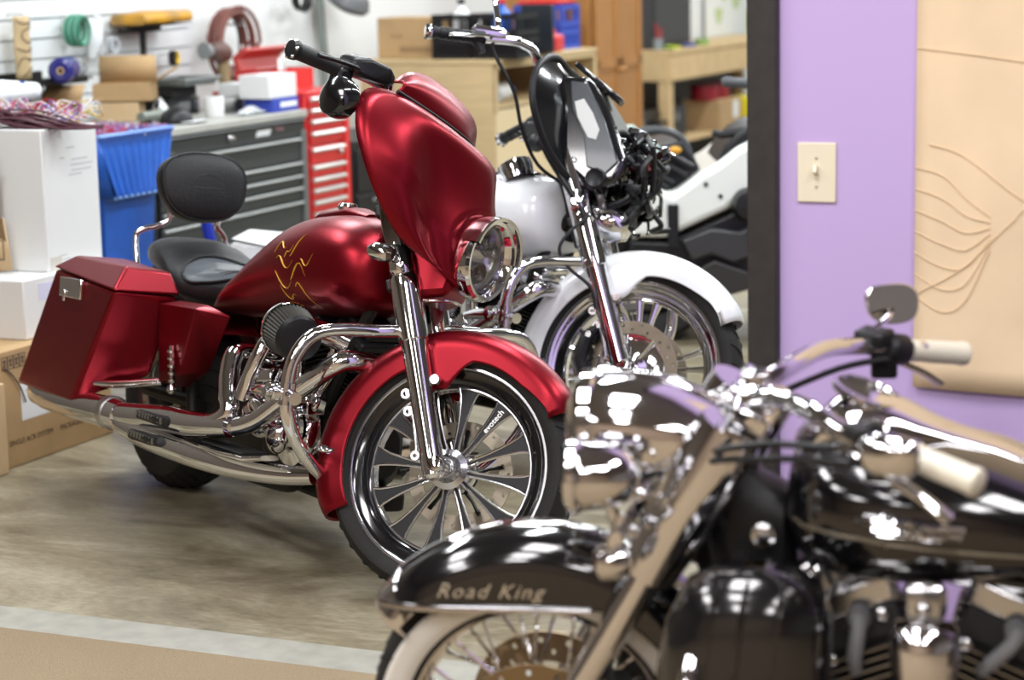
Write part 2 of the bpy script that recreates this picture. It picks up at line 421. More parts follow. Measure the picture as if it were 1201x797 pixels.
    # ---------------- fork legs
    for sg in(-1,1):
        y=sg*.112; mb=MB()
        pr=[(-.045,.020),(-.035,.031),(0,.033),(.06,.032),(.2,.034),(.325,.036),(.345,.037)]
        mb.tube([fk(s,y) for s,_ in pr],[r for _,r in pr],24)
        leg=mb.build('fork_leg',chrome,t,xf=xs)
        mb=MB(); pr=[(.343,.036),(.346,.042),(.36,.0425),(.50,.0425),(.522,.0425),(.53,.040)]
        mb.tube([fk(s,y) for s,_ in pr],[r for _,r in pr],24); mb.build('fork_cover',chrome,leg,xf=xs)
        mb=MB()
        mb.tube([fk(s,y) for s in(.53,.56,.60,.68,.80)],[.036,.034,.027,.026,.024] if spec['turbine'] else [.041,.041,.041,.040,.036],20)
        mb.tube([fk(.535,y+sg*.006),fk(.55,y+sg*.006),fk(.60,y+sg*.006),fk(.625,y+sg*.004)],[.034,.043,.040,.030],24,flat=.85); mb.build('upper_clamp',chrome,leg,xf=xs)
        mb=MB()
        mb.cyl(fk(.575,y+sg*.036),fk(.575,y+sg*.048),.016,.014,16); mb.mat(1).cyl(fk(.575,y+sg*.048),fk(.575,y+sg*.052),.009,.009,8); mb.build('bolt',[chrome,steel],leg,xf=xs)
        # axle boss
        mb=MB(); mb.lathe([(.030,-.03),(.032,0),(.027,.022),(.018,.034),(0,.038)],V((1.655,y,R-.004)),(0,sg,0),24); mb.build('axle_cap',chrome,leg,xf=xs)
        # caliper lugs behind and ahead of the leg
        mb=MB()
        for s in(.155,.205): 
            mb.lathe([(.007,-.008),(.014,-.008),(.015,0),(.014,.008),(.007,.008)],fk(s,y,-.044),(0,1,0),16,closed=True)
            mb.box(fk(s,y,-.03),(.028,.014,.018),(0,R_(-26),0))
        mb.tube([fk(.155,y,-.044),fk(.14,y,-.034),fk(.05,y,-.04),fk(.035,y,-.044)],.006,8)
        mb.lathe([(.006,-.008),(.013,-.008),(.014,0),(.013,.008),(.006,.008)],fk(.03,y,-.044),(0,1,0),16,closed=True)
        mb.cyl(fk(.225,y-.012,.045),fk(.225,y+.012,.045),.013,.013,14); mb.box(fk(.225,y,.03),(.04,.012,.014),(0,R_(-26),0))
        mb.build('caliper_lug',chrome2,leg,xf=xs)
    # triple clamps
    mb=MB()
    for s in(.52,.74): mb.box(fk(s,0,-.02),(.07,.24,.035),(0,R_(-26),0))
    mb.tube([fk(.46,0,-.05),fk(.80,0,-.05)],.028,14)
    mb.build('triple_clamp',blacks,t,xf=xs,bevel=.006)
    # ---------------- rear wheel
    rw_=.325; axr=(0,0,rw_)
    mb=MB(); mb.lathe([(0,-.10),(.03,-.10),(.045,-.085),(.06,-.06),(.10,-.045),(.2,-.03),(.2,.03),(.1,.045),(.06,.06),(.045,.085),(0,.1)],axr,(0,1,0),36)
    rwl=mb.build('rear_wheel',blacks,t)
    tyre_mb(axr,rw_,.215,.18).build('tyre',[rubber,grv],rwl)
    mb=MB()
    for sg in(1,-1): mb.lathe([(.217,sg*.066),(.212,sg*.072),(.20,sg*.06),(.185,sg*.03),(.19,0)],axr,(0,1,0),60)
    mb.build('rim',chrome2,rwl)
    disc_mb(axr,.105,.148,-.085).build('brake_disc',discsteel,rwl,flat=True,weld=False)
    # rear fender
    mb=MB(); rows=[]
    for i in range(33):
        a=R_(35)+R_(150)*i/32; rows.append([pol(axr,r,a,y) for r,y in((.33,-.115),(.36,-.112),(.383,-.095),(.396,-.06),(.40,0),(.396,.06),(.383,.095),(.36,.112),(.33,.115))])
    mb.grid(rows); mb.build('rear_fender',P,t,solid=.004,sharp=60)
    # ---------------- frame
    mb=MB()
    for sg in(1,-1):
        mb.tube(crom([(1.34,sg*.03,.86),(1.26,sg*.055,.74),(1.12,sg*.11,.40),(1.06,sg*.125,.22),(.92,sg*.13,.18),(.5,sg*.13,.18),(.36,sg*.13,.24),(.30,sg*.13,.45),(.28,sg*.12,.66)],5),.019,12)
        mb.tube(crom([(1.34,sg*.02,.90),(1.1,sg*.04,.80),(.7,sg*.09,.70),(.3,sg*.11,.66),(-.25,sg*.12,.62)],5),.016,10)
        mb.tube([(.34,sg*.11,.33),(.05,sg*.125,.325),(-.04,sg*.125,.325)],.022,10)
    mb.tube([(1.30,0,.78),(1.38,0,1.0)],.036,16)
    mb.build('frame',grime,t)
    # ---------------- engine
    crx=.98
    mb=MB()
    mb.sup([(.70,0,.33,.09,.09),(.74,0,.33,.135,.13),(.86,0,.335,.145,.145),(1.0,0,.335,.145,.14),(1.12,0,.33,.13,.12),(1.17,0,.33,.09,.08)],24,3)
    mb.sup([(.34,0,.31,.10,.10),(.38,0,.31,.125,.13),(.62,0,.32,.125,.135),(.72,0,.32,.11,.12)],20,3.5)
    eng=mb.build('engine',grime,t,xf=EX)
    mb=MB(); mb.box((.98,0,.195),(.5,.18,.06)); mb.build('oil_pan',grime,eng,bevel=.015,xf=EX)
    for sg,nm in((-1,'rear'),(1,'front')):
        d=V((math.sin(R_(22.5))*sg,0,math.cos(R_(22.5)))); b=V((crx,0,.34))
        mb=MB()
        prof=[(.062,.10)]
        for i in range(11):
            h=.115+i*.0135; prof+=[(.064,h),(.088,h+.001),(.090,h+.004),(.088,h+.006),(.064,h+.007)]
        mb.lathe(prof,b,d,40)
        cyl=mb.build('cylinder',grime,eng,xf=EX)
        x2=V((d.z,0,-d.x)); c=b+d*.295
        mm=Matrix((x2,V((0,1,0)),d)).transposed()
        mb=MB(); mb.box(c,(.155,.175,.055),mm)
        for i in range(3): mb.box(c+d*(-.02+.016*i),(.178,.20,.006),mm)
        mb.build('cylinder_head',grime,cyl,bevel=.01,xf=EX)
        mb=MB(); mb.box(c+d*.052,(.165,.165,.034),mm); mb.box(c+d*.078,(.14,.12,.03),mm); mb.build('rocker_cover',blacks if spec['turbine'] else chrome,cyl,bevel=.012,seg=3,xf=EX)
        for dd in(-.026,.03):
            mb=MB(); mb.tube([V((crx+.0+sg*.045+dd*.5,-.15,.43)),c+x2*(dd+.0)+V((0,-.092,0))+d*.02],.0105,12); mb.build('pushrod_tube',chrome,eng,xf=EX)
    # cam cover and primary
    mb=MB(); mb.lathe([(.105,0),(.105,.03),(.098,.042),(.06,.05),(.058,.055),(0,.058)],(1.0,-.14,.36),(0,-1,0),36); mb.lathe([(.06,.05),(.062,.062),(.05,.07),(0,.072)],(1.03,-.14,.385),(0,-1,0),30)
    mb.build('cam_cover',chrome,eng,xf=EX)
    mb=MB(); mb.sup([(.55,.17,.33,.0,.06),(.58,.17,.33,.05,.105),(.75,.17,.33,.055,.12),(1.0,.17,.33,.055,.12),(1.12,.17,.33,.05,.10),(1.15,.17,.33,.0,.06)],24,2.6); mb.build('primary_cover',chrome,eng,xf=EX)
    # transmission side, starter, lifter blocks in chrome
    mb=MB()
    mb.lathe([(.055,0),(.056,.03),(.045,.05),(.02,.056),(0,.056)],(.76,-.13,.42),(-.15,-1,.1),26)
    mb.tube([(.86,-.16,.50),(.80,-.17,.49),(.72,-.16,.47)],[.03,.04,.03],14)
    for x in(.90,.965,1.03,1.09): mb.lathe([(.030,0),(.031,.025),(.022,.034),(0,.036)],(x,-.145,.455),(.1,-1,.35),16)
    mb.box((.99,-.165,.435),(.24,.06,.04),(0,-.1,0))
    mb.build('lifter_block',chrome,eng,bevel=.004,xf=EX)
    # air cleaner: pleated cone facing forward with elbow
    a0=V((.955,-.315,.685)); ad=V((.93,-.2,-.12)).normalized()
    mb=MB(); rows=[]; n=88
    e1=V((0,0,1)); e1=(e1-ad*e1.dot(ad)).normalized(); e2=ad.cross(e1)
    for h,r in((0,.072),(.012,.076),(.105,.066),(.112,.060)):
        rows.append([a0+ad*h+(e1*math.cos(2*PI*k/n)+e2*math.sin(2*PI*k/n))*(r if (k%2 or h in(0,.112)) else r-.008) for k in range(n)])
    mb.grid(rows,close=True)
    fil=mb.build('air_filter',M('filter gauze',(.09,.085,.075),.6,.4) if 'filter gauze' not in bpy.data.materials else bpy.data.materials['filter gauze'],t,flat=True,xf=AX)
    mb=MB(); mb.lathe([(.064,.108),(.067,.118),(.060,.132),(.03,.138),(0,.138)],a0,ad,36); mb.build('end_cap',blacks,fil,xf=AX)
    mb=MB(); mb.lathe([(0,-.03),(.05,-.026),(.074,-.012),(.079,0),(.077,.012)],a0,ad,36); mb.tube(crom([a0-ad*.01,a0-ad*.06+V((0,.03,0)),a0+V((-.03,.16,-.02)),V((.98,-.05,.62))],5),.036,14); mb.build('intake_elbow',chrome,fil,xf=AX)
    # ---------------- exhaust
    mb=MB()
    mb.tube(crom([(.90,-.14,.55),(.91,-.25,.575),(.93,-.305,.565),(.955,-.33,.515),(1.0,-.35,.455),(1.03,-.36,.415),(1.0,-.372,.382),(.92,-.378,.36),(.82,-.386,.342)],6),[.022]*12+[.030]*14+[.028]*23,16)
    ex=mb.build('exhaust_header',chrome,t)
    mb=MB(); mb.tube(crom([(1.02,-.16,.63),(1.045,-.24,.635),(1.075,-.285,.615),(1.07,-.31,.56),(1.05,-.32,.50),(1.04,-.33,.45)],6),.023,16); mb.build('exhaust_header',chrome,t)
    mb=MB()
    mb.tube(crom([(1.40,-.09,.60),(1.40,-.19,.615),(1.38,-.235,.595),(1.30,-.27,.53),(1.20,-.30,.455),(1.13,-.33,.40),(1.05,-.352,.372),(.95,-.372,.352),(.84,-.386,.340)],6),.029,18)
    mb.build('exhaust_header',chrome,t)
    # chrome cast covers behind the guard
    mb=MB()
    for q,r_,sc_ in (((1.02,-.255,.43),.045,(1.3,.7,1)),((1.09,-.25,.405),.05,(1.1,.7,1.1)),((1.13,-.25,.36),.042,(1,.8,1.3)),((1.04,-.26,.37),.04,(1.2,.8,.8)),((.96,-.25,.40),.035,(1.2,.7,.9))): mb.ball(q,r_,9,sc_)
    mb.tube([(1.0,-.29,.47),(1.10,-.30,.44),(1.16,-.29,.38)],[.016,.02,.016],10); mb.build('chrome_cover',chrome,eng,weld=False)
    for (pts,rr,mesh) in (([(1.06,-.365,.372),(.98,-.375,.362),(.84,-.385,.345),(.70,-.39,.335),(.45,-.40,.306),(.36,-.40,.302)],[.030,.034,.040,.042,.042,.037],0),([(1.36,-.25,.285),(1.28,-.29,.272),(1.18,-.335,.265),(1.05,-.37,.262),(.86,-.392,.262),(.60,-.405,.266),(.42,-.405,.278),(.36,-.40,.292)],[.026,.028,.030,.034,.038,.038,.036,.030],1)):
        mb=MB(); q=crom(pts,6); rads=[interp([(0,rr[0])]+[((i+1)/(len(rr)-1),rr[i+1]) for i in range(len(rr)-1)],i/(len(q)-1)) for i in range(len(q))]
        mb.tube(q,rads,24); pp=mb.build('exhaust_pipe',chrome,t)
        mb=MB()
        c0=V(pts[-3 if mesh==0 else 3]); ctr=V((.66,-.425,.335)) if mesh==0 else V((.64,-.438,.272))
        for k in range(1):
            mb.tube(crom([ctr+V((.115,.004,.006)),ctr+V((.06,-.004,.003)),ctr,ctr+V((-.08,0,-.003))],4),.017,10,flat=1.0)
        for k in range(9): mb.mat(1).box(ctr+V((.095-.021*k,-.016,.004)),(.010,.004,.018))
        mb.build('heat_shield_vent',[blacks,steel],pp)
    mb=MB(); pts=[(.40,-.40,.297),(.34,-.40,.297),(.26,-.40,.292),(.0,-.40,.277),(-.20,-.40,.268),(-.27,-.40,.275),(-.29,-.40,.285)]
    mb.tube(pts,[.046,.050,.050,.048,.044,.046,.040],28)
    muf=mb.build('muffler',chrome,t)
    mb=MB(); mb.tube([(.335,-.40,.297),(.30,-.40,.295)],.0535,28); mb.build('muffler_clamp',steel,muf)
    mb=MB(); mb.tube([(.30,.40,.297),(.26,.40,.292),(.0,.40,.277),(-.20,.40,.268),(-.29,.40,.285)],[.044,.05,.048,.044,.04],24); mb.build('muffler',chrome,t)
    # ---------------- floorboards, brake pedal, engine guard
    for sg in(-1,1):
        mb=MB(); mb.sup([(.93,sg*.355,.30,.03,.008),(.96,sg*.355,.30,.058,.010),(1.1,sg*.355,.302,.062,.010),(1.22,sg*.355,.308,.055,.010),(1.29,sg*.355,.322,.03,.008)],20,3); fb=mb.build('floorboard',chrome,t)
        mb=MB(); mb.sup([(.95,sg*.355,.312,.045,.004),(1.2,sg*.355,.318,.045,.004)],12,4); mb.build('rubber_pad',blacks,fb)
        mb=MB(); mb.tube([(1.12,sg*.14,.24),(1.12,sg*.30,.285)],.014,10); mb.build('bracket',blacks,fb)
    mb=MB(); mb.tube(crom([(1.02,-.19,.30),(1.14,-.24,.31),(1.26,-.29,.36),(1.34,-.30,.37)],5),.009,10); mb.ball((1.34,-.31,.375),.025,8,(1.2,1,.4)); mb.build('brake_pedal',chrome,t,xf=GX)
    half=[(1.335,-.05,.705),(1.33,-.16,.70),(1.30,-.29,.695),(1.285,-.355,.672),(1.275,-.395,.61),(1.27,-.405,.53),(1.27,-.395,.45),(1.255,-.34,.36),(1.235,-.25,.28),(1.215,-.17,.235)]
    mb=MB(); 
    for sg in(1,-1): mb.tube(crom([(x,y*sg,z) for x,y,z in half],6),.0185,18)
    gd=mb.build('engine_guard',chrome,t,xf=GX)
    mb=MB(); mb.cyl((1.272,-.405,.545),(1.272,-.405,.485),.0235,.0235,18)
    mb.lathe([(.014,-.014),(.026,-.012),(.028,0),(.026,.012),(.014,.014)],(1.235,-.43,.515),(0,1,0),18,closed=True); mb.cyl((1.235,-.455,.515),(1.235,-.40,.515),.013,.013,12)
    mb.box((1.255,-.42,.515),(.06,.02,.034)); mb.tube([(1.23,-.425,.515),(1.16,-.415,.508),(1.08,-.40,.495)],[.016,.019,.012],12)
    mb.tube([(1.29,-.405,.515),(1.34,-.415,.51)],[.016,.018],12)
    mb.build('highway_peg',chrome,gd,xf=GX)
    # ---------------- tank, console, seat
    st=spec['tank']
    mb=MB(); q=[]
    for i in range(len(st)-1):
        for k in range(4):
            p0=st[max(i-1,0)];p1=st[i];p2=st[i+1];p3=st[min(i+2,len(st)-1)];u=k/4
            q.append(tuple(.5*((2*b)+(c-a)*u+(2*a-5*b+4*c-d)*u*u+(3*b-a-3*c+d)*u**3) for a,b,c,d in zip(p0,p1,p2,p3)))
    q.append(st[-1]); q=[(x,yc,zc,max(hw,.004),max(hh,.004)) for x,yc,zc,hw,hh in q]
    mb.sup(q,36,2.35); tank=mb.build('fuel_tank',P,t,sharp=60)
    def tsurf(x,z,off=.0012):
        z0=interp([(a[0],a[2]) for a in q],x);hw=interp([(a[0],a[3]) for a in q],x);hh=interp([(a[0],a[4]) for a in q],x)
        s=min(.999,abs(z-z0)/hh); return V((x,-hw*(1-s**2.35)**(1/2.35)-off,z))
    if spec['turbine']:
        rnd=random.Random(5)
        mb=MB()
        for k,(x,z,L,w,am) in enumerate([(.93,.87,.10,.55,.02),(.95,.835,.13,.3,.025),(.95,.80,.12,-.15,.02),(.97,.775,.10,-.5,.02),(1.03,.88,.09,.8,.015),(1.04,.825,.10,.1,.025),(1.06,.79,.09,-.6,.02),(1.0,.855,.08,1.0,.012),(1.09,.85,.08,.5,.018)]):
            pts=[]
            for i in range(9):
                u=i/8; pts.append(tsurf(x+L*.8*u*math.cos(w),z+L*.8*u*math.sin(w)+am*math.sin(u*5+k),.0008))
            mb.tube(pts,[.0005+.0026*math.sin(PI*min(1,.1+i/8)) for i in range(9)],6,flat=.5)
        mb.build('flame_graphic',gold,tank)
    mb=MB(); zt=lambda x: interp([(a[0],a[2]+a[4]) for a in q],x)
    mb.sup([(.72,0,zt(.72)-.004,.03,.01),(.76,0,zt(.76)+.002,.05,.016),(.9,0,zt(.9)+.004,.055,.02),(1.05,0,zt(1.05)+.004,.05,.018),(1.14,0,zt(1.14)-.002,.03,.01)],20,2.6); mb.build('tank_console',P if spec['turbine'] else chrome,tank)
    mb=MB(); mb.lathe([(.028,0),(.03,.012),(.024,.02),(0,.022)],(.98,-.0,zt(.98)+.018),(0,0,1),20); mb.build('fuel_cap',chrome,tank)
    if spec['seat']:
     mb=MB()
     mb.sup([(-.10,0,.775,.09,.035),(-.09,0,.775,.135,.055),(-.03,0,.772,.155,.062),(.04,0,.765,.165,.060),(.11,0,.742,.175,.060),(.17,0,.715,.185,.058),(.28,0,.690,.185,.060),(.40,0,.690,.175,.065),(.50,0,.700,.145,.065),(.60,0,.715,.10,.058),(.69,0,.735,.05,.045)],32,2.5)
     seat=mb.build('seat',leather,t,sharp=70)
    if spec['seat']:
        sst=[(-.10,.775,.09,.035),(-.09,.775,.135,.055),(-.03,.772,.155,.062),(.04,.765,.165,.060),(.11,.742,.175,.060),(.17,.715,.185,.058),(.28,.690,.185,.060),(.40,.690,.175,.065),(.50,.700,.145,.065),(.60,.715,.10,.058),(.69,.735,.05,.045)]
        def ss(x,y,off):
            z0=interp([(a[0],a[1]) for a in sst],x);hw=interp([(a[0],a[2]) for a in sst],x);hh=interp([(a[0],a[3]) for a in sst],x)
            q_=min(.97,abs(y)/hw); return V((x,y,z0+hh*(1-q_**2.5)**(1/2.5)+off))
        ell=lambda r_,k:(.37+.225*r_*math.cos(2*PI*k/48),-.02+.150*r_*math.sin(2*PI*k/48)*(1-.25*math.cos(2*PI*k/48)))
        mb=MB(); mb.grid([[ss(*ell(r_,k),.010*(1-r_**4)) for k in range(48)] for r_ in(0,.2,.4,.6,.75,.88,.95,1.0)],close=True)
        mb.build('seat_inset',M('smooth seat vinyl',(.075,.085,.096),.28,coat=.3) if 'smooth seat vinyl' not in bpy.data.materials else bpy.data.materials['smooth seat vinyl'],seat,sharp=70)
        mb=MB(); mb.tube([ss(*ell(1.0,k),.004) for k in range(48)],.0055,8,closed=True)
        for dx in(.40,.445): mb.tube([ss(dx+.01*math.cos(u*3),.125*u*.9-.02,.011*(1-abs(u)**4)) for u in(-1,-.75,-.5,-.25,0,.25,.5,.75,1)],.003,6)
        mb.build('piping',leather,seat)
    # ---------------- backrest
    if spec['backrest']:
        bc=V((-.06,.03,1.00)); mm=Euler((0,R_(-12),0)).to_matrix()
        rows=[]; n=40
        def oval(k,sc):
            a=2*PI*k/n; c,s=math.cos(a),math.sin(a)
            yy=.156*sc*math.copysign(abs(c)**.82,c); zz=.116*sc*math.copysign(abs(s)**.82,s)
            yy*=1+.10*(zz/.116); return yy,zz
        for xo,sc in((-.042,.0),(-.042,.80),(-.036,.93),(-.02,1.0),(.012,1.0),(.026,.965),(.032,.90),(.042,.6),(.046,.25),(.047,0)):
            rows.append([bc+mm@V((xo,)+oval(k,sc)) for k in range(n)])
        mb=MB(); mb.grid(rows,close=True); br=mb.build('backrest',leather,t,sharp=60)
        mb=MB(); mb.tube([bc+mm@V((.024,)+oval(k,.975)) for k in range(n)],.004,6,closed=True)
        for i in range(4): mb.tube([bc+mm@V((.0455-.0015*i,y,-.012-.012*i+.006*math.cos(y*16))) for y in(-.052,-.035,0,.035,.052)],.0022,6)
        mb.tube([bc+mm@V((.0465-abs(y)*.06,y,.02+.02*math.cos(y*28))) for y in(-.055,-.03,0,.03,.055)],.0018,6)
        mb.build('stitching',leather,br)
        for sg in(-1,1):
            mb=MB(); mb.tube(crom([(-.09,.03+sg*.085,.98),(-.10,.03+sg*.09,.90),(-.105,.02+sg*.10,.87),(-.12,sg*.15,.845),(-.125,sg*.165,.82),(-.11,sg*.165,.76),(-.08,sg*.165,.70)],6),.0095,12); mb.build('backrest_upright',chrome,t)
    # ---------------- saddlebags and side covers
    for sg in(-1,1):
        y=lambda v:v*sg; BO=spec.get('bag',(0,0,0)); BXF=lambda p:p+V(BO)
        v=[(-.30,y(.20),.30),(.30,y(.275),.41),(.098,y(.45),.294),(-.366,y(.45),.288),
           (-.10,y(.20),.70),(.315,y(.205),.668),(.378,y(.45),.682),(-.10,y(.45),.705)]
        mb=MB(); mb.add(v,[(0,1,2,3),(4,5,6,7),(0,1,5,4),(1,2,6,5),(2,3,7,6),(3,0,4,7)])
        bag=mb.build('saddlebag',P,t,bevel=.014,seg=3,xf=BXF)
        l=[(-.112,y(.19),.703),(.322,y(.198),.672),(.386,y(.457),.684),(-.112,y(.457),.709),
           (-.095,y(.21),.748),(.292,y(.225),.742),(.30,y(.385),.757),(-.09,y(.385),.752)]
        mb=MB(); mb.add(l,[(0,1,2,3),(4,5,6,7),(0,1,5,4),(1,2,6,5),(2,3,7,6),(3,0,4,7)]); mb.build('lid',P,bag,bevel=.010,seg=3,xf=BXF)
        mb=MB(); mb.box((.06,y(.457),.658),(.17,.016,.064),(0,-.03,0)); mb.box((.03,y(.466),.63),(.014,.014,.036)); lt=mb.build('latch',chrome,bag,bevel=.004,xf=BXF)
        sc=[(.33,y(.20),.655),(.34,y(.26),.40),(.46,y(.25),.44),(.61,y(.285),.66),(.60,y(.24),.672),(.675,y(.20),.65),(.505,y(.17),.46),(.38,y(.18),.39),(.33,y(.275),.645)]
        mb=MB(); mb.add(sc,[(0,8,3,4),(8,1,2,3),(4,3,5),(3,2,6,5),(1,7,6,2)]); mb.build('side_cover',P,t,bevel=.004,solid=.006,sharp=20)
        mb=MB()
        for k in range(5): mb.lathe([(.009,-.005),(.014,-.004),(.014,.004),(.009,.005)],(.44+.008*k,y(.274+.001*k),.510-.022*k),(0.1,0,1),14)
        mb.tube([(.437,y(.272),.525),(.475,y(.277),.40)],.008,10); mb.ball((.478,y(.28),.395),.016,8); mb.build('docking_point',chrome,t)
        mb=MB(); mb.tube(crom([(.34,y(.25),.40),(.24,y(.36),.375),(.16,y(.40),.37),(.10,y(.40),.372)],5),.013,12); mb.build('saddlebag_guard',chrome,t)
    return t,xs,fk
red_fender=dict(a0=38,a1=214,inner=[(36,.335),(42,.325),(60,.305),(80,.302),(90,.296),(95,.27),(100,.235),(104,.215),(112,.215),(117,.24),(121,.275),(126,.293),(134,.296),(160,.294),(200,.292),(214,.292)])
white_fender=dict(a0=34,a1=214,inner=[(34,.36),(45,.345),(60,.33),(80,.318),(90,.31),(96,.28),(101,.25),(106,.235),(113,.235),(118,.26),(123,.295),(128,.31),(160,.312),(214,.31)])
tank_red=[(.50,0,.665,.17,.025),(.58,0,.70,.195,.06),(.68,0,.745,.20,.095),(.78,0,.785,.20,.13),(.90,0,.825,.205,.15),(1.02,0,.845,.208,.152),(1.13,0,.853,.20,.150),(1.24,0,.855,.175,.132),(1.31,0,.85,.125,.095),(1.335,0,.848,.06,.05)]
tank_white=[(.62,0,.74,.13,.04),(.70,0,.775,.17,.085),(.82,0,.81,.195,.12),(.95,0,.835,.205,.14),(1.07,0,.842,.208,.145),(1.19,0,.845,.20,.14),(1.28,0,.845,.16,.115),(1.32,0,.84,.09,.065)]
red,rs,rfk=touring(dict(name='motorcycle',label='satin red bagger motorcycle with batwing fairing, black twelve-spoke front wheel and chrome fork',paint=redp,o=(-1.135,7.32,0),h=-56.6,lean=8,steer=39,R=.35,lip=.285,turbine=True,spin=3,fender=red_fender,tank=tank_red,backrest=True,seat=True))
# ---------------- batwing fairing
edge=[(1.315,-.0,1.335),]
ring=[ # outer edge of the shell, right half from top centre round to bottom centre: (x,y,z)
 (1.425,0,1.262),(1.40,-.10,1.270),(1.355,-.20,1.285),(1.30,-.29,1.293),(1.252,-.35,1.275),(1.25,-.385,1.225),(1.272,-.395,1.15),(1.312,-.375,1.07),(1.362,-.325,.985),(1.42,-.245,.91),(1.48,-.16,.882),(1.53,-.08,.862),(1.545,0,.858)]
def mirror_ring(r): return r+[(x,-y,z) for x,y,z in reversed(r[1:-1])]
outer=crom(mirror_ring(ring),4,closed=True)
n=len(outer)
hc=V((1.555,-.006,.945)); hA=V((1,-.19,-.04)).normalized(); hS=V((.19,1,0)).normalized(); hU=hA.cross(hS)*1.0
opn=[]
for i,p in enumerate(outer):
    a=2*PI*i/n
    opn.append(hc+hS*(-math.sin(a)*.118)+hU*(math.cos(a)*.114))
rows=[]
for k in range(15):
    u=k/14; row=[]
    for p,q in zip(outer,opn):
        lat=min(1,abs(p.y)/.38)
        g=u+.115*math.sin(2*PI*u)*(.35+.65*lat)
        m=p.lerp(q,u); m.x=p.x+(q.x-p.x)*g
        m+=V((.03,0,.035 if p.z>1.0 else -.01))*math.sin(PI*u)*(1 if p.z>1.1 else .5)
        row.append(m)
    rows.append(row)
mb=MB(); mb.grid(rows,close=True)
fa=mb.build('fairing',redp,red,xf=rs,solid=.006,sharp=70)
mb=MB(); rows=[[p.lerp(V((1.33,0,1.08)),.015) for p in outer],[p.lerp(V((1.30,0,1.08)),.18) for p in outer],[p.lerp(V((1.27,0,1.08)),.55) for p in outer],[V((1.26,0,1.08))]*n]
mb.grid(rows,close=True); mb.build('inner_fairing',blacks,fa,xf=rs)
# painted wind deflector standing in the slot
base=[(1.305,-.285,1.296),(1.36,-.19,1.284),(1.405,-.095,1.272),(1.428,0,1.264),(1.405,.095,1.272),(1.36,.19,1.284),(1.305,.285,1.296)]
top=[(1.285,-.275,1.325),(1.285,-.21,1.375),(1.292,-.11,1.405),(1.305,0,1.412),(1.315,.12,1.41),(1.32,.20,1.385),(1.32,.272,1.325)]
bp=crom(base,5); tp=crom(top,5); rows=[]
for k in range(9):
    u=k/8; rows.append([a.lerp(b,u)+V((.022,0,.014))*math.sin(PI*u) for a,b in zip(bp,tp)])
mb=MB(); mb.grid(rows); wsd=mb.build('wind_deflector',redp,fa,xf=rs,solid=.005,sharp=60)
mb=MB(); mb.tube([p+V((.004,0,.004)) for p in bp],.006,8); mb.build('gasket',blacks,fa,xf=rs)
mb=MB(); mb.tube([(1.30,-.30,1.278),(1.37,-.20,1.262),(1.432,-.10,1.243),(1.462,0,1.232),(1.432,.1,1.243),(1.37,.2,1.262)],.004,6); mb.build('seam',redp,fa,xf=rs)
# lower cowl between the legs
mb=MB(); mb.loft([[V((1.33,-.085,.93)),V((1.36,-.085,.80)),V((1.36,.085,.80)),V((1.33,.085,.93))],[V((1.45,-.10,.93)),V((1.47,-.098,.79)),V((1.47,.098,.79)),V((1.45,.10,.93))],[V((1.54,-.085,.92)),V((1.53,-.07,.815)),V((1.53,.07,.815)),V((1.54,.085,.92))]]); mb.build('lower_cowl',redp,red,xf=rs,bevel=.02,seg=3)
mb=MB(); mb.tube(crom([(1.345,-.13,1.05),(1.385,-.135,.93),(1.40,-.10,.815),(1.46,-.09,.782),(1.53,-.06,.80),(1.545,0,.805)],5),.006,8)
mb.loft([[V((1.285+dx,-.14+dy,1.06)) for dx,dy in((-.03,0),(.035,-.01),(.035,.02),(-.03,.03))],[V((1.345+dx,-.14+dy,.93)) for dx,dy in((-.025,0),(.03,-.01),(.03,.02),(-.025,.03))],[V((1.38+dx,-.135+dy,.87)) for dx,dy in((-.02,0),(.028,-.01),(.028,.02),(-.02,.03))]])
mb.build('fork_panel',chrome,red,xf=rs,bevel=.004)
# headlight
mb=MB(); mb.lathe([(.100,-.05),(.110,-.03),(.117,.0),(.120,.030),(.119,.044),(.112,.052),(.102,.050),(.092,.034),(.084,.012)],hc,hA,56)
hl=mb.build('headlight',chrome,red,xf=rs)
rows=[[hc+hA*(.040+d)+hS*(math.sin(a)*(.120+e))+hU*(math.cos(a)*(.120+e)) for a in [R_(-80+160*i/24) for i in range(25)]] for d,e in((-.03,.0),(.01,.005),(.032,.004),(.031,-.006),(.0,-.006))]
mb=MB(); mb.grid(rows); mb.build('visor',chrome,hl,xf=rs)
mb=MB(); mb.lathe([(.088,.020),(.075,-.005),(.045,-.03),(0,-.04)],hc,hA,36); mb.build('reflector',chrome2,hl,xf=rs)
for (yy,zz,rr_) in((.0,-.037,.027),(-.022,.036,.022),(.03,.03,.02)):
    o_=hc+hS*yy+hU*zz
    mb=MB(); mb.lathe([(rr_,-.03),(rr_,.008),(rr_*.9,.014)],o_,hA,20); mb.mat(1).ball(o_+hA*.004,rr_*.85,8); mb.build('projector',[chrome2,glass],hl,xf=rs)
mb=MB(); mb.lathe([(.090,.026),(.075,.038),(.042,.046),(0,.049)],hc,hA,40); mb.build('lens',glass,hl,xf=rs)
# turn signal on its stalk
mb=MB(); mb.tube([(1.36,-.125,.875),(1.355,-.175,.872)],.012,10); mb.sup([(1.31,-.18,.872,.012,.012),(1.325,-.18,.872,.024,.024),(1.36,-.18,.872,.027,.027),(1.375,-.18,.872,.024,.024)],16,2); ts=mb.build('turn_signal',chrome,red,xf=rs)
mb=MB(); mb.lathe([(.024,0),(.018,.012),(0,.018)],(1.375,-.18,.872),(1,0,0),18); mb.build('lens',M('smoked lens',(.05,.03,.025),.15,coat=1),ts,xf=rs)
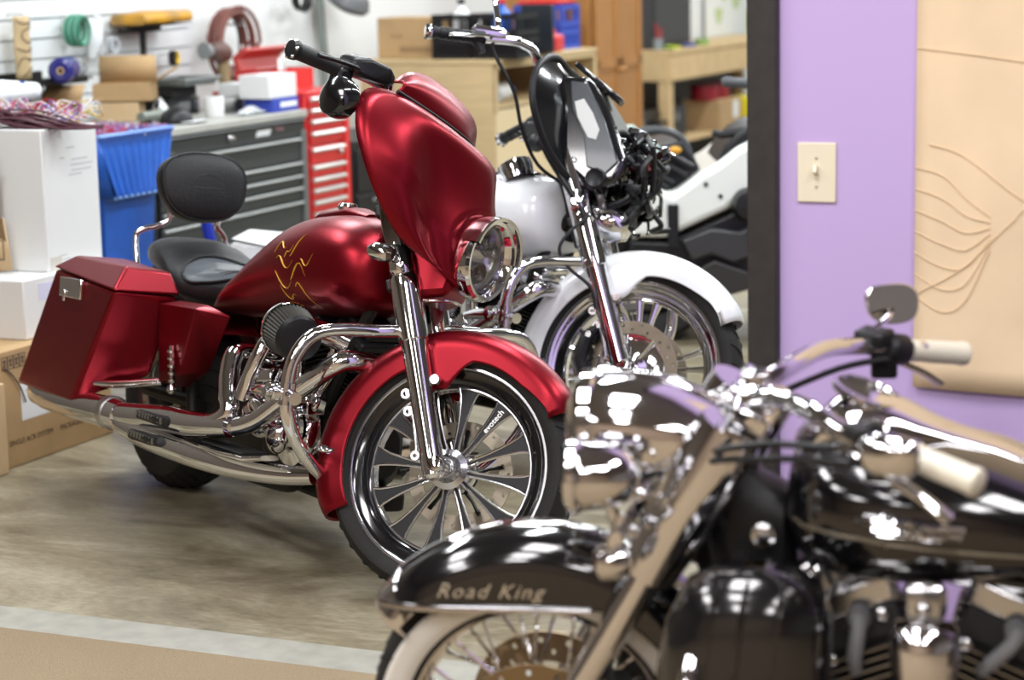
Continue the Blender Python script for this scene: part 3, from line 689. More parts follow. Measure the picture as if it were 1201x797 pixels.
# handlebar and controls
mb=MB()
for sg in(1,-1): mb.tube(crom([(x,sg*y,z-(d_ if sg>0 else 0)) for x,y,z,d_ in((1.27,.06,1.10,0),(1.24,.075,1.2,.02),(1.20,.10,1.31,.06),(1.175,.15,1.345,.09),(1.12,.27,1.338,.12),(1.04,.42,1.326,.18))],6),.0135,14)
hb=mb.build('handlebar',chrome,red,xf=rs)
def grips(root,g0,g1,xf,ribbed,gm,endm=chrome,gr=.019,dl=(0,0)):
    for sg in(-1,1):
        a=V((g0[0],g0[1]*sg,g0[2]+(dl[0] if g0[1]*sg>0 else 0))); b=V((g1[0],g1[1]*sg,g1[2]+(dl[1] if g1[1]*sg>0 else 0))); d=(b-a).normalized(); L=(b-a).length
        mb=MB(); pr=[(gr*.95,0),(gr*1.08,.006),(gr*.98,.012)]
        if ribbed:
            for i in range(4):
                h=.02+i*(L-.04)/4; w=(L-.04)/4
                pr+=[(gr,h),(gr*1.03,h+w*.4),(gr*1.03,h+w*.75),(gr*.86,h+w*.8),(gr*.86,h+w*.97)]
        pr+=[(gr*.98,L-.012),(gr*.98,L)]
        mb.lathe(pr,a,d,24); g=mb.build('grip',gm,root,xf=xf)
        mb=MB(); mb.lathe([(gr*.9,L),(gr*1.15,L+.002),(gr*1.2,L+.014),(gr*.95,L+.024),(0,L+.026)],a,d,20)
        for k in range(6):
            w=2*PI*k/6; e1=d.cross(V((0,0,1))).normalized(); e2=d.cross(e1); mb.mat(1).ball(a+d*(L+.018)+(e1*math.cos(w)+e2*math.sin(w))*gr*1.0,.0065,6)
        mb.build('end_cap',[endm,blacks if ribbed else chrome],g,xf=xf)
        # switch housing and lever
        mb=MB(); mb.tube([a-d*.045,a-d*.036,a-d*.004,a+d*.002],[.02,.027,.026,.021],14)
        mb.tube([a-d*.02+V((0,0,-.012)),a-d*.03+V((.015,0,-.05))],[.02,.013],10); mb.build('switch_housing',blacks,root,xf=xf)
        mb=MB(); p0=a-d*.03+V((.03,0,.004)); mb.tube(crom([p0,p0+d*.04+V((.035,0,.004)),p0+d*.11+V((.045,0,.0)),p0+d*.165+V((.030,0,-.004))],5),[.011]*6+[.008]*9+[.010],10,flat=.7); mb.build('lever',blacks if ribbed==0 else chrome,root,xf=xf)
grips(hb,(1.112,-.29,1.333),(1.045,-.415,1.325),rs,0,M('black foam grip',(.014,.014,.014),.55),blacks,.0245,(-.12,-.18))
for sg in(-1,):
    mb=MB(); mb.loft([[V((1.125,sg*.285,1.335+dz))+V((dx,0,0)) for dx,dz in((-.02,0),(.03,0),(.03,.035),(-.02,.04))],[V((1.150,sg*.25,1.328+dz))+V((dx,0,0)) for dx,dz in((-.035,0),(.045,0),(.045,.058),(-.035,.064))],[V((1.185,sg*.19,1.335+dz))+V((dx,0,0)) for dx,dz in((-.035,0),(.045,0),(.045,.052),(-.035,.060))],[V((1.205,sg*.15,1.345+dz))+V((dx,0,0)) for dx,dz in((-.02,0),(.025,0),(.025,.03),(-.02,.035))]])
    mb.build('brake_reservoir',plasticb,hb,xf=rs,bevel=.010,seg=3)
    mb=MB(); mb.box((1.125,sg*.275,1.305),(.05,.05,.06),(0,0,.5*sg)); mb.ball((1.15,sg*.26,1.29),.022,8); mb.build('switch_block',blacks,hb,xf=rs,bevel=.01)
mb=MB(); mb.tube([(1.22,-.115,1.28),(1.20,-.12,1.33),(1.195,-.125,1.375)],.016,14); mb.build('riser',chrome,hb,xf=rs)
for sg in(-1,1):
    c=V((1.20,sg*.385,1.225)); ax_=V((-.45,sg*.88,-.05)).normalized()
    mb=MB(); mb.lathe([(0,-.055),(.022,-.053),(.030,-.035),(.052,-.022),(.058,-.005),(.058,.018),(.053,.034),(.035,.046),(0,.052)],c,ax_,32)
    mb.tube([c-ax_*.045,c+V((.05,-sg*.02,-.01)),V((1.26,sg*.34,1.235))],[.018,.016,.014],10); mb.build('mirror',blackg,red,xf=rs)
# ------------------------------------------------------------------ white bike
wht,ws,wfk=touring(dict(name='motorcycle',label='white motorcycle with its outer fairing removed, bare wiring and chrome five-spoke front wheel',paint=whitep,o=(-.769,8.47,0),h=-47,lean=8,steer=29.5,R=.365,lip=.30,turbine=False,spin=18,fender=white_fender,tank=tank_white,backrest=False,seat=False,bag=(.07,.02,-.05)))
mb=MB(); hp=[(1.27,.05,1.04),(1.225,.07,1.13),(1.20,.10,1.20),(1.165,.20,1.34),(1.13,.25,1.365),(1.09,.29,1.362),(1.0,.345,1.345),(.87,.425,1.325)]
hq=[0,0,0,-.02,-.05,-.08,-.11,-.14]
for sg in(1,-1): mb.tube(crom([(x,sg*y,z+(dz_ if sg>0 else 0)) for (x,y,z),dz_ in zip(hp,hq)],6),.0165,16)
wb=mb.build('handlebar',chrome,wht,xf=ws)
grips(wb,(.985,-.355,1.342),(.87,-.425,1.325),ws,1,blacks,gr=.021,dl=(-.11,-.14))
mb=MB(); mb.sup([(.98,-.34,1.366,.02,.012),(.99,-.34,1.368,.026,.020),(1.07,-.30,1.376,.026,.020),(1.085,-.295,1.376,.018,.012)],16,3); mb.build('reservoir',chrome,wb,xf=ws)
mb=MB(); mb.box((1.02,.33,1.20),(.07,.06,.07)); mb.ball((1.04,.31,1.16),.035,8); mb.build('switch_block',blacks,wb,xf=ws,bevel=.012)
mb=MB(); mb.tube(crom([(1.055,-.305,1.37),(1.045,-.31,1.42),(1.02,-.30,1.48),(.99,-.31,1.58),(.98,-.32,1.66)],5),.0105,10)
mi=mb.build('mirror_stem',chrome,wb,xf=ws)
mb=MB(); mb.sup([(.955,-.33,1.70,.03,.02),(.965,-.33,1.70,.075,.045),(.982,-.33,1.70,.078,.047),(.99,-.33,1.70,.04,.025)],24,2.2); mb.build('mirror_head',chrome,mi,xf=ws)
mb=MB(); mb.tube(crom([(1.04,-.31,1.345),(1.06,-.30,1.30),(1.13,-.25,1.20),(1.17,-.20,1.08),(1.22,-.12,.99),(1.30,-.05,.95)],6),.0065,8); mb.build('cable',blacks,wb,xf=ws)
# bare inner fairing shell
mb=MB(); oring=[(1.21,0,1.36),(1.205,-.12,1.365),(1.20,-.22,1.33),(1.205,-.30,1.25),(1.225,-.31,1.15),(1.27,-.24,1.04),(1.33,-.16,.965),(1.38,-.08,.93),(1.40,0,.92)]
oo=crom(mirror_ring(oring),4,closed=True); n=len(oo); cc=V((1.33,0,1.15)); rows=[]
for k in range(10):
    u=k/9; rows.append([p.lerp(cc,u)+V((.02*math.sin(PI*u)-.0*u,0,0)) for p in oo])
mb.grid(rows,close=True); inf=mb.build('inner_fairing',blackg,wht,xf=ws,sharp=50)
mb=MB(); mb.tube([p+V((.004,0,0)) for p in oo],.012,10,closed=True)
mb.tube(crom([(1.185,-.155,1.30),(1.175,-.16,1.22),(1.235,-.16,1.06),(1.31,-.16,.965),(1.40,-.15,.87),(1.44,-.14,.80)],6),.011,10); mb.build('edge_trim',blacks,inf,xf=ws,weld=False)
# glossy radio housing with a pale sticker
car=[(1.20,1.30),(1.34,1.315),(1.43,1.21),(1.54,1.035),(1.515,.96),(1.42,.92),(1.32,.98),(1.245,1.07),(1.19,1.22)]
mb=MB(); mb.prism(car,lambda u,v,w:V((u,w,v)),-.145,.145); rad=mb.build('fairing_caddy',blackg,inf,xf=ws,bevel=.03,seg=4,sharp=50)
smk=M('smoky plastic',(.05,.057,.065),.25,coat=.2)
mb=MB(); mb.prism([(1.285,1.285),(1.345,1.285),(1.43,1.165),(1.505,1.03),(1.47,.985),(1.40,1.0),(1.37,1.10),(1.31,1.19)],lambda u,v,w:V((u,w,v)),-.153,-.144); rp=mb.build('smoked_panel',smk,rad,xf=ws,bevel=.004)
mb=MB(); mb.prism([(1.315,1.215),(1.345,1.228),(1.385,1.185),(1.42,1.13),(1.415,1.095),(1.385,1.10),(1.335,1.165)],lambda u,v,w:V((u,w,v)),-.1555,-.1532); mb.build('sticker',M('pale sticker',(.62,.63,.60),.5),rp,xf=ws)
mb=MB(); mb.lathe([(0,.0),(.03,.0),(.036,.006),(.03,.012),(.02,.006),(0,.005)],(1.44,-.150,.965),(0,-1,0),24); mb.build('speaker_cup',blacks,rad,xf=ws)
for q in((1.25,1.24),(1.26,1.12),(1.35,1.02)):
    mb=MB(); mb.lathe([(.009,0),(.009,.006),(0,.008)],(q[0],-.145,q[1]),(0,-1,0),10); mb.build('bolt',chrome2,rad,xf=ws)
mb=MB(); mb.box((1.315,-.03,1.335),(.14,.06,.02),(0,.55,0)); mb.box((1.36,.05,1.31),(.12,.05,.025),(0,.55,0)); mb.build('bracket',blackg,inf,xf=ws,bevel=.006)
rnd=random.Random(3)
for i in range(46):
    p0=V((rnd.uniform(1.46,1.53),rnd.uniform(-.11,.2),rnd.uniform(.92,1.12)))
    pts=[p0]; 
    for k in range(4): pts.append(V((min(1.59,max(1.46,pts[-1].x+rnd.uniform(-.05,.08))),max(-.12,pts[-1].y+rnd.uniform(-.08,.08)),min(1.15,max(.84,pts[-1].z+rnd.uniform(-.09,.07))))))
    mb=MB(); mb.tube(crom(pts,5),rnd.choice([.004,.005,.007,.010,.013]),8); mb.build('wire',rnd.choice([blackg,blackg,blacks,blacks,redlens if i%9==0 else blacks]),inf,xf=ws)
for i,(x,y,z,dx,dy,dz) in enumerate([(1.50,.02,1.16,.07,.05,.05),(1.52,.10,1.08,.06,.06,.06),(1.50,-.04,1.0,.08,.06,.05),(1.54,.05,.95,.07,.09,.06),(1.46,.12,1.13,.06,.05,.09),(1.47,-.08,1.10,.05,.05,.05)]):
    mb=MB(); mb.box((x,y,z),(dx,dy,dz),(.3*i,.2,.5*i)); mb.build('connector',blackg,inf,xf=ws,bevel=.008)
mb=MB(); mb.lathe([(.05,-.03),(.062,0),(.055,.025),(.03,.035)],(1.53,.04,.90),(1,0,-.4),24); mb.build('horn',blacks,inf,xf=ws)
# chrome lower nacelle plates by the fork
mb=MB(); mb.sup([(1.39,0,.86,.06,.06),(1.41,0,.86,.085,.075),(1.48,0,.855,.085,.07),(1.53,0,.85,.06,.055),(1.545,0,.85,.03,.03)],28,2.2); mb.build('fork_nacelle',chrome,wht,xf=ws)
mb=MB(); mb.tube(crom([(1.43,-.11,.94),(1.47,-.13,.90),(1.48,-.135,.86)],4),[.014]*8+[.02],10); mb.build('bracket',chrome,wht,xf=ws)
mb=MB(); mb.tube(crom([(1.44,-.14,.84),(1.40,-.20,.76),(1.385,-.21,.70),(1.42,-.19,.65),(1.50,-.16,.60),(1.53,-.15,.53)],6),.006,8); mb.build('brake_hose',blacks,wht,xf=ws)
# speedometer pod behind the bars
mb=MB(); mb.lathe([(.055,-.04),(.062,0),(.06,.02),(.054,.024),(.05,.015),(0,.012)],(1.10,0,.99),(-.5,0,.85),28); mb.build('gauge',chrome,wht,xf=ws)
# ------------------------------------------------------------------ black cruiser in the foreground
blk=thing('motorcycle','glossy black cruiser with chrome headlight nacelle, whitewall wire wheel and cream grips, in the foreground','motorcycle',(1.608,3.55,0),(R_(-3.5),0,R_(163)),'custom motorcycles')
BA=(1.63,0,.325); bs=steerfn((1.6,0,.325),30,8)
def bk(s,y,f=0.0): return V((1.61-.5*s+.866*f,y,.325+.866*s+.5*f))
bronze=M('bronze brake rotor',(.34,.25,.15),.4,1.0)
mb=MB(); mb.lathe([(0,-.075),(.02,-.075),(.03,-.06),(.055,-.055),(.055,-.045),(.035,-.04),(.035,.04),(.055,.045),(.055,.055),(.03,.06),(.02,.075),(0,.075)],BA,(0,1,0),32)
bw=mb.build('front_wheel',chrome,blk,xf=bs)
tyre_mb(BA,.325,.245,.13,True).build('tyre',[rubber,whitewall,grv],bw,xf=bs)
mb=MB()
prf=[(.246,.048),(.243,.052),(.236,.048),(.228,.03),(.222,.012),(.222,-.012),(.228,-.03),(.236,-.048),(.243,-.052),(.246,-.048)]
mb.lathe(prf,BA,(0,1,0),72); mb.build('rim',chrome,bw,xf=bs)
for i in range(40):
    a=2*PI*i/40; sg=1 if i%2 else -1; d=(.5 if (i//2)%2 else -.5)
    mb=MB(); mb.tube([pol(BA,.05,a-d,sg*.05),pol(BA,.224,a,sg*.006)],.0036,6); mb.build('spoke',chrome,bw,xf=bs)
for yy in(-.072,.072): disc_mb(BA,.085,.146,yy).build('brake_disc',bronze,bw,xf=bs,flat=True,weld=False)
# deep skirted fender
rows=[]
def bf(a,R,hw,lo):
    half=[(R,0),(R-.003,hw*.4),(R-.012,hw*.7),(R-.028,hw*.9),(R-.05,hw*.99)]
    L=min(lo,R-.055); half+=[(R-.05+(L-R+.05)*k/6,hw) for k in range(1,7)]
    return [pol(BA,r,a,-y) for r,y in reversed(half)]+[pol(BA,r,a,y) for r,y in half[1:]]
for i in range(61):
    a=R_(41)+R_(154)*i/60; d=math.degrees(a)
    lo=.262/max(.3,math.sin(a)) if d<112 else interp([(112,.283),(120,.30),(195,.30)],d)
    e=i/60; rows.append(bf(a,.388-.012*max(0,1-e/.06),.092*(1-.25*max(0,1-e/.10)**2),lo))
mb=MB(); mb.grid(rows); bfen=mb.build('front_fender',blackp,blk,xf=bs,solid=.005,sharp=50)
for sg in(1,-1):
    mb=MB(); mb.tube([(1.905-.39*k/10,sg*(.0955-.024*max(0,1-k/2.5)**2),.589-.002*k/10) for k in range(11)],.0085,10,flat=.7); mb.build('fender_trim',chrome,bfen,xf=bs)
mb=MB(); rr=[]
for i in range(7):
    a=R_(40)+R_(9)*i/6; rr.append(bf(a,.388,.078,.30 if i<1 else .325))
mb.grid(rr); mb.build('fender_tip',chrome,bfen,xf=bs,solid=.006,sharp=50)
mb=MB(); mb.tube([pol(BA,.392,R_(50+70*k/16),0) for k in range(17)],.008,8,flat=.6); mb.build('crown_reflection',chrome,bfen,xf=bs)  # bright strip standing in for the reflection along the fender crown
mt=basis((1.70,.0945,.622),(-1,0,0),(0,0,1))
tx=text_mesh('script_lettering','Road King',.040,chrome,bfen,mt,.0012,.45,spacing=1.18)
for v in tx.data.vertices: v.co=bs(v.co)
# fork with wide tin covers
for sg in(1,-1):
    y=sg*.118; mb=MB()
    pr=[(-.04,.024),(-.02,.031),(.03,.033),(.2,.031),(.45,.031)]
    mb.tube([bk(s,y) for s,_ in pr],[r for _,r in pr],22); lg=mb.build('fork_leg',chrome,blk,xf=bs)
    mb=MB(); pr=[(.40,.034),(.405,.052),(.50,.060),(.66,.064),(.72,.058)]
    mb.tube([bk(s,y) for s,_ in pr],[r for _,r in pr],26,flat=1.0); mb.build('fork_cover',chrome,lg,xf=bs)
    mb=MB(); mb.lathe([(.03,-.02),(.03,.02),(.018,.034),(0,.036)],(1.62,y,.32),(0,sg,0),20); mb.build('axle_cap',chrome,lg,xf=bs)
    mb=MB(); mb.tube([bk(.20,y+sg*.0,-.05),bk(.10,y,-.10),bk(.0,y,-.11)],[.03,.042,.03],12,flat=.8); mb.build('brake_caliper',blacks,lg,xf=bs)
mb=MB()
for s in(.46,.74): mb.box(bk(s,0,-.02),(.07,.25,.035),(0,R_(-30),0))
mb.tube([bk(.42,0,-.06),bk(.78,0,-.06)],.03,14); mb.build('triple_clamp',chrome,blk,xf=bs,bevel=.006)
# nacelle and headlight
mb=MB(); mb.sup([(1.505,0,.90,.104,.100),(1.48,0,.90,.112,.104),(1.42,0,.905,.116,.098),(1.36,0,.908,.116,.080),(1.31,0,.905,.112,.058),(1.26,0,.90,.10,.036),(1.235,0,.896,.06,.012)],36,2.3)
nac=mb.build('headlight_nacelle',chrome,blk,xf=bs,sharp=60)
mb=MB(); mb.lathe([(.100,-.01),(.108,.0),(.108,.018),(.100,.028),(.09,.02)],(1.505,0,.90),(1,0,0),40); mb.build('headlight_ring',chrome,nac,xf=bs)
mb=MB(); mb.lathe([(.091,.02),(.08,.036),(.05,.048),(0,.053)],(1.505,0,.90),(1,0,0),36); mb.build('lens',glass,nac,xf=bs)
mb=MB(); mb.lathe([(.09,.02),(.07,-.0),(.0,-.03)],(1.505,0,.90),(1,0,0),36); mb.build('reflector',chrome2,nac,xf=bs)
mb=MB(); mb.tube([(1.49,0,1.008),(1.44,0,1.008),(1.36,0,.992),(1.28,0,.95),(1.24,0,.915)],.007,8,flat=.6); mb.build('top_trim',chrome,nac,xf=bs)
mb=MB()
for k in range(5): mb.ball((1.44-.05*k,.117,.90-.002*k),.006,6)
mb.build('rivet_row',chrome,nac,xf=bs,weld=False)
# passing lamps and turn signals on a light bar
mb=MB(); mb.tube(crom([(1.44,-.27,.80),(1.43,-.12,.785),(1.42,0,.78),(1.43,.12,.785),(1.44,.27,.80)],5),.012,12); lb=mb.build('light_bar',chrome,blk,xf=bs)
for sg in(1,-1):
    c=V((1.475,sg*.205,.888))
    mb=MB(); mb.lathe([(0,-.075),(.022,-.07),(.043,-.052),(.055,-.02),(.059,.02),(.061,.03),(.065,.034),(.065,.046),(.060,.052),(.052,.046)],c,(1,0,0),32); mb.tube([c+V((-.02,0,-.06)),c+V((-.03,0,-.085))],.012,10); lp=mb.build('passing_lamp',chrome,lb,xf=bs)
    mb=MB(); mb.lathe([(.054,.046),(.036,.056),(0,.061)],c,(1,0,0),28); mb.build('lens',glass,lp,xf=bs)
    c=V((1.455,sg*.215,.735))
    mb=MB(); mb.lathe([(0,-.035),(.018,-.032),(.029,-.015),(.032,.006),(.032,.02),(.027,.024)],c,(1,0,0),24); mb.tube([c+V((0,0,.03)),c+V((-.02,0,.085))],[.014,.010],10); sgn=mb.build('turn_signal',chrome,lb,xf=bs)
    mb=MB(); mb.lathe([(.027,.022),(.019,.032),(0,.035)],c,(1,0,0),20); mb.build('lens',bpy.data.materials['smoked lens'],sgn,xf=bs)
    mb=MB(); mb.tube(crom([(1.40,sg*.13,.80),(1.36,sg*.14,.85),(1.33,sg*.125,.90)],5),.010,10)
    for q in((1.41,.14,.83),(1.37,.15,.80),(1.36,.14,.76),(1.43,.13,.76)): mb.ball((q[0],sg*q[1],q[2]),.013,6)
    mb.build('bracket',chrome,lb,xf=bs,weld=False)
# handlebar
mb=MB(); hp=[(1.225,.035,.955),(1.215,.055,.968),(1.17,.11,.985),(1.11,.22,.995),(1.05,.31,.98),(.95,.36,.962),(.85,.43,.936)]
bz=lambda y:.075*y
for sg in(1,-1): mb.tube(crom([(x,sg*y,z+bz(sg*y)) for x,y,z in hp],6),.0175,18)
bb=mb.build('handlebar',chrome,blk,xf=bs)
mb=MB()
for sg in(1,-1):
    mb.tube([(1.24,sg*.05,.90),(1.225,sg*.05,.975)],[.024,.022],16); mb.box((1.222,sg*.05,.972),(.05,.04,.045))
mb.box((1.22,0,.965),(.035,.12,.03))
for q in((1.25,.075,.94),(1.26,.03,.965),(1.255,-.03,.96),(1.20,.08,.93),(1.27,.08,.90)): mb.ball(q,.014,6)
mb.build('bar_clamp',chrome,bb,xf=bs,bevel=.006,weld=False)
for sg in(1,-1):
    a=V((.955,sg*.358,.960+bz(sg*.358))); b=V((.845,sg*.434,.934+bz(sg*.434))); d=(b-a).normalized(); L=(b-a).length
    mb=MB(); mb.lathe([(.017,0),(.0215,.004),(.021,.015),(.0205,.03),(.022,.05),(.022,L-.02),(.024,L-.012),(.023,L-.003),(.017,L),(0,L+.001)],a,d,24); g=mb.build('grip',cream,bb,xf=bs)
    mb=MB(); mb.tube([a-d*.055,a-d*.045,a-d*.01,a],[.022,.031,.030,.024],16); mb.box(a-d*.03+V((.02,0,-.03)),(.05,.035,.05)); mb.box(a-d*.04+V((.03,0,.024)),(.065,.05,.03),(0,0,.5*sg)); mb.build('switch_housing',blacks,bb,xf=bs,bevel=.007)
    mb=MB(); p0=a-d*.04+V((.045,0,-.005)); mb.tube(crom([p0,p0+d*.03+V((.03,0,.002)),p0+d*.09+V((.04,0,-.004)),p0+d*.15+V((.02,0,-.03)),p0+d*.18+V((.005,0,-.055))],5),[.010]*8+[.012]*13,10,flat=.6); mb.build('lever',chrome,bb,xf=bs)
    mb=MB(); mb.tube(crom([a-d*.05+V((.03,0,.03)),a-d*.02+V((.02,sg*.03,.055)),V((.985,sg*.41,.995))],5),.006,10); ms=mb.build('mirror_stem',chrome,bb,xf=bs)
    c=V((.985,sg*.425,1.005)); nn=V((-.45,-.87*sg,.17)).normalized(); e1=V((0,0,1)).cross(nn).normalized(); e2=nn.cross(e1)
    outl=[]
    for k in range(28):
        t_=2*PI*k/28; cx,sn=math.cos(t_),math.sin(t_)
        outl.append((.055*math.copysign(abs(cx)**.75,cx)*(1+.10*sn),.040*math.copysign(abs(sn)**.8,sn)-.006*cx))
    rows=[[c+nn*h+e1*(u*s_)+e2*(v*s_) for u,v in outl] for h,s_ in((-.026,.02),(-.024,.45),(-.014,.85),(0,1.0),(.006,1.0),(.008,.95))]
    mb=MB(); mb.grid(rows,close=True); mh=mb.build('mirror_head',chrome,ms,xf=bs,sharp=60)
    mb=MB(); mb.add([c+nn*.0075+e1*(u*.95)+e2*(v*.95) for u,v in outl],[tuple(range(28))]); mb.build('mirror_glass',M('mirror glass %s'%('left' if sg>0 else 'right'),(.85,.85,.85),.02,1.0),mh,xf=bs,flat=True)
# cables
for k,(p,q) in enumerate((((1.0,.36,.955),(1.24,.06,.70)),((1.03,.33,.97),(1.27,.09,.66)),((1.0,-.36,.955),(1.25,-.06,.72)))):
    p=V(p);q=V(q); mb=MB(); mb.tube(crom([p,p+V((.14,-p.y*.2,-.02)),V((1.30,p.y*.35,.86)),q,q+V((-.06,0,-.14))],7),.0065,8); mb.build('control_cable',blacks,blk)
# tank, dash, badge
bt=[(1.158,0,.79,.02,.03),(1.148,0,.79,.085,.08),(1.11,0,.788,.145,.112),(1.05,0,.785,.178,.125),(.97,0,.785,.194,.126),(.88,0,.787,.20,.122),(.80,0,.784,.195,.106),(.70,0,.772,.175,.082),(.60,0,.757,.14,.058),(.52,0,.745,.10,.035),(.47,0,.74,.05,.015)]
mb=MB(); mb.sup(bt,44,2.5); btk=mb.build('fuel_tank',blackp,blk,sharp=60)
def bsurf(x,z,off=.001):
    z0=interp([(a[0],a[2]) for a in reversed(bt)],x);hw=interp([(a[0],a[3]) for a in reversed(bt)],x);hh=interp([(a[0],a[4]) for a in reversed(bt)],x)
    s=min(.999,abs(z-z0)/hh); return V((x,hw*(1-s**2.5)**(1/2.5)+off,z))
stripe=M('dull gold pinstripe',(.20,.17,.12),.3,.6)
mb=MB(); mb.tube([bsurf(1.135-.55*k/20,.765+.012*math.cos(k/20*2)-.018*k/20,.0) for k in range(21)],.0035,8); mb.build('pinstripe',stripe,btk)
mb=MB()
def bar(x0,z0,x1,z1,r): mb.tube([bsurf(x0+(x1-x0)*k/6,z0+(z1-z0)*k/6,.006) for k in range(7)],r,8,flat=.7)
bar(1.0,.812,.835,.803,.012); bar(.985,.795,.84,.790,.010); bar(.99,.786,.875,.783,.005); bar(.99,.802,.965,.82,.007); bar(.975,.80,.965,.765,.005); bar(1.02,.803,.99,.803,.005); bar(.86,.80,.835,.802,.004)
mb.build('tank_badge',chrome,btk,weld=False)
mb=MB(); mb.sup([(1.145,0,.89,.03,.012),(1.12,0,.905,.065,.026),(1.07,0,.925,.085,.045),(1.01,0,.928,.088,.05),(.96,0,.922,.078,.04),(.90,0,.91,.055,.022),(.80,0,.885,.04,.014),(.70,0,.845,.03,.012),(.62,0,.81,.018,.008)],28,2.4); dash=mb.build('dash_console',chrome,btk,sharp=60)
mb=MB(); mb.lathe([(.060,.0),(.066,.006),(.064,.014),(.058,.016),(.056,.010),(0,.010)],(1.025,0,.968),(-.35,0,.95),36); sp=mb.build('speedometer',chrome,dash)
mb=MB(); mb.lathe([(.056,.0112),(0,.0115)],(1.025,0,.968),(-.35,0,.95),32); mb.build('dial',blacks,sp)
for sg in(1,-1): 
    mb=MB(); mb.lathe([(.03,0),(.032,.012),(.028,.022),(.015,.028),(0,.03)],(.93,sg*.105,.885),(0,sg*.35,.93),22); mb.build('fuel_cap',chrome,btk)
# frame, engine
mb=MB()
for sg in(1,-1):
    mb.tube(crom([(1.31,sg*.03,.80),(1.24,sg*.06,.66),(1.16,sg*.12,.36),(1.08,sg*.135,.2),(.5,sg*.135,.2),(.36,sg*.13,.3),(.3,sg*.12,.62)],5),.02,12)
    mb.tube(crom([(1.31,sg*.02,.84),(1.0,sg*.05,.70),(.6,sg*.10,.66),(.1,sg*.12,.62)],5),.017,10)
mb.tube([(1.28,0,.68),(1.36,0,.90)],.038,16); mb.build('frame',blackg,blk)
be=MB(); be.sup([(.66,0,.32,.12,.12),(.72,0,.32,.15,.15),(1.08,0,.32,.15,.15),(1.16,0,.32,.12,.11)],24,3); ben=be.build('engine',blackt,blk)
fin=M('machined fin edge',(.30,.28,.25),.35,1.0)
for sg in(-1,1):
    d=V((math.sin(R_(22.5))*sg,0,math.cos(R_(22.5)))); b0=V((.90,0,.27)); x2=V((d.z,0,-d.x)); mm=Matrix((x2,V((0,1,0)),d)).transposed()
    mb=MB()
    for i in range(12):
        c=b0+d*(.115+.0165*i); mb.mat(0).box(c,(.17,.235,.004),mm)
        mb.mat(1).box(c+V((0,.1185,0)),(.166,.0015,.0036),mm)
    mb.mat(0).box(b0+d*.21,(.135,.19,.22),mm); cy=mb.build('cylinder',[blackt,fin],ben,weld=False)
    mb=MB(); mb.box(b0+d*.335,(.165,.21,.05),mm)
    for i in range(3):
        for k in range(5): mb.mat(1).box(b0+d*(.318+.017*i)+x2*(-sg*.088)+V((0,-.06+.03*k,0)),(.02,.02,.005),mm)
    mb.mat(0); mb.build('cylinder_head',[blackt,fin],cy,bevel=.006,weld=False)
    mb=MB(); mb.box(b0+d*.385,(.19,.20,.06),mm); mb.box(b0+d*.43,(.17,.17,.05),mm); mb.build('rocker_cover',chrome2,cy,bevel=.014,seg=3)
    mb=MB(); mb.tube(crom([b0+d*.345+x2*(-.01)+V((0,.105,.02)),b0+d*.34+x2*(-.012)+V((0,.14,.01)),b0+d*.30+x2*(.012)+V((0,.15,0)),b0+d*.275+x2*.02+V((0,.135,0))],4),[.02]*4+[.014]*5+[.012]*4,10); mb.build('spark_plug_cap',M('grey rubber %d'%sg,(.16,.16,.165),.6),cy)
    for k,(u,w) in enumerate(((-.06,.30),(.06,.30),(.0,.352),(-.055,.35))):
        mb=MB(); mb.lathe([(.012,0),(.012,.012),(.007,.016),(0,.017)],b0+d*w+x2*u+V((0,.106,0)),(0,1,0),12); mb.build('bolt',chrome2,cy)
mb=MB(); mb.sup([(.84,.215,.60,.02,.03),(.85,.225,.585,.045,.062),(.90,.235,.58,.055,.075),(.945,.225,.585,.045,.062),(.955,.215,.60,.02,.03)],24,2.8); hn=mb.build('horn_cover',chrome,blk,sharp=60)
mb=MB(); mb.sup([(.865,.20,.675,.01,.02),(.872,.21,.675,.022,.036),(.898,.215,.675,.026,.042),(.925,.21,.675,.022,.036),(.932,.20,.675,.01,.02)],18,2.6); mb.ball((.898,.242,.675),.013,8); mb.build('horn_bracket',chrome2,hn)
mb=MB(); mb.sup([(.66,.17,.30,.0,.05),(.69,.175,.30,.05,.10),(.8,.18,.30,.06,.115),(1.08,.18,.30,.06,.115),(1.19,.175,.30,.05,.09),(1.22,.17,.30,0,.05)],24,2.6); mb.build('primary_cover',chrome,ben,sharp=60)
# black leg guard pod, coil bracket, downtube chrome
mb=MB(); rows=[]
for h,sx,sy in((.735,.02,.02),(.728,.07,.05),(.70,.115,.085),(.64,.14,.10),(.56,.148,.105),(.46,.145,.10),(.36,.13,.09),(.30,.08,.05)):
    rows.append([V((1.20+(h-.55)*-.12+sx*math.copysign(abs(math.cos(a))**.8,math.cos(a)),.235+sy*math.copysign(abs(math.sin(a))**.8,math.sin(a)),h)) for a in [2*PI*k/36 for k in range(36)]])
mb.grid(rows,close=True); lg=mb.build('leg_guard_pod',blackg,blk,sharp=60)
mb=MB()
for dx in(-.06,.0,.05): mb.tube([V((1.20+dx-.12*(h-.55),.235+.1*math.sqrt(max(0,1-(dx/.15)**2))*w,h)) for h,w in((.72,.55),(.70,.86),(.64,1.0),(.56,1.06),(.46,1.01))],.005,8)
mb.build('ridge',blackg,lg,weld=False)
mb=MB(); mb.tube(crom([(1.24,.06,.66),(1.26,.16,.66),(1.27,.30,.60),(1.275,.385,.50),(1.26,.38,.38),(1.22,.28,.26),(1.2,.15,.22)],6),.017,16)
mb.tube(crom([(1.24,-.06,.66),(1.26,-.16,.66),(1.27,-.30,.60),(1.275,-.385,.50),(1.26,-.38,.38),(1.22,-.28,.26),(1.2,-.15,.22)],6),.017,16); mb.build('engine_guard',chrome,blk)
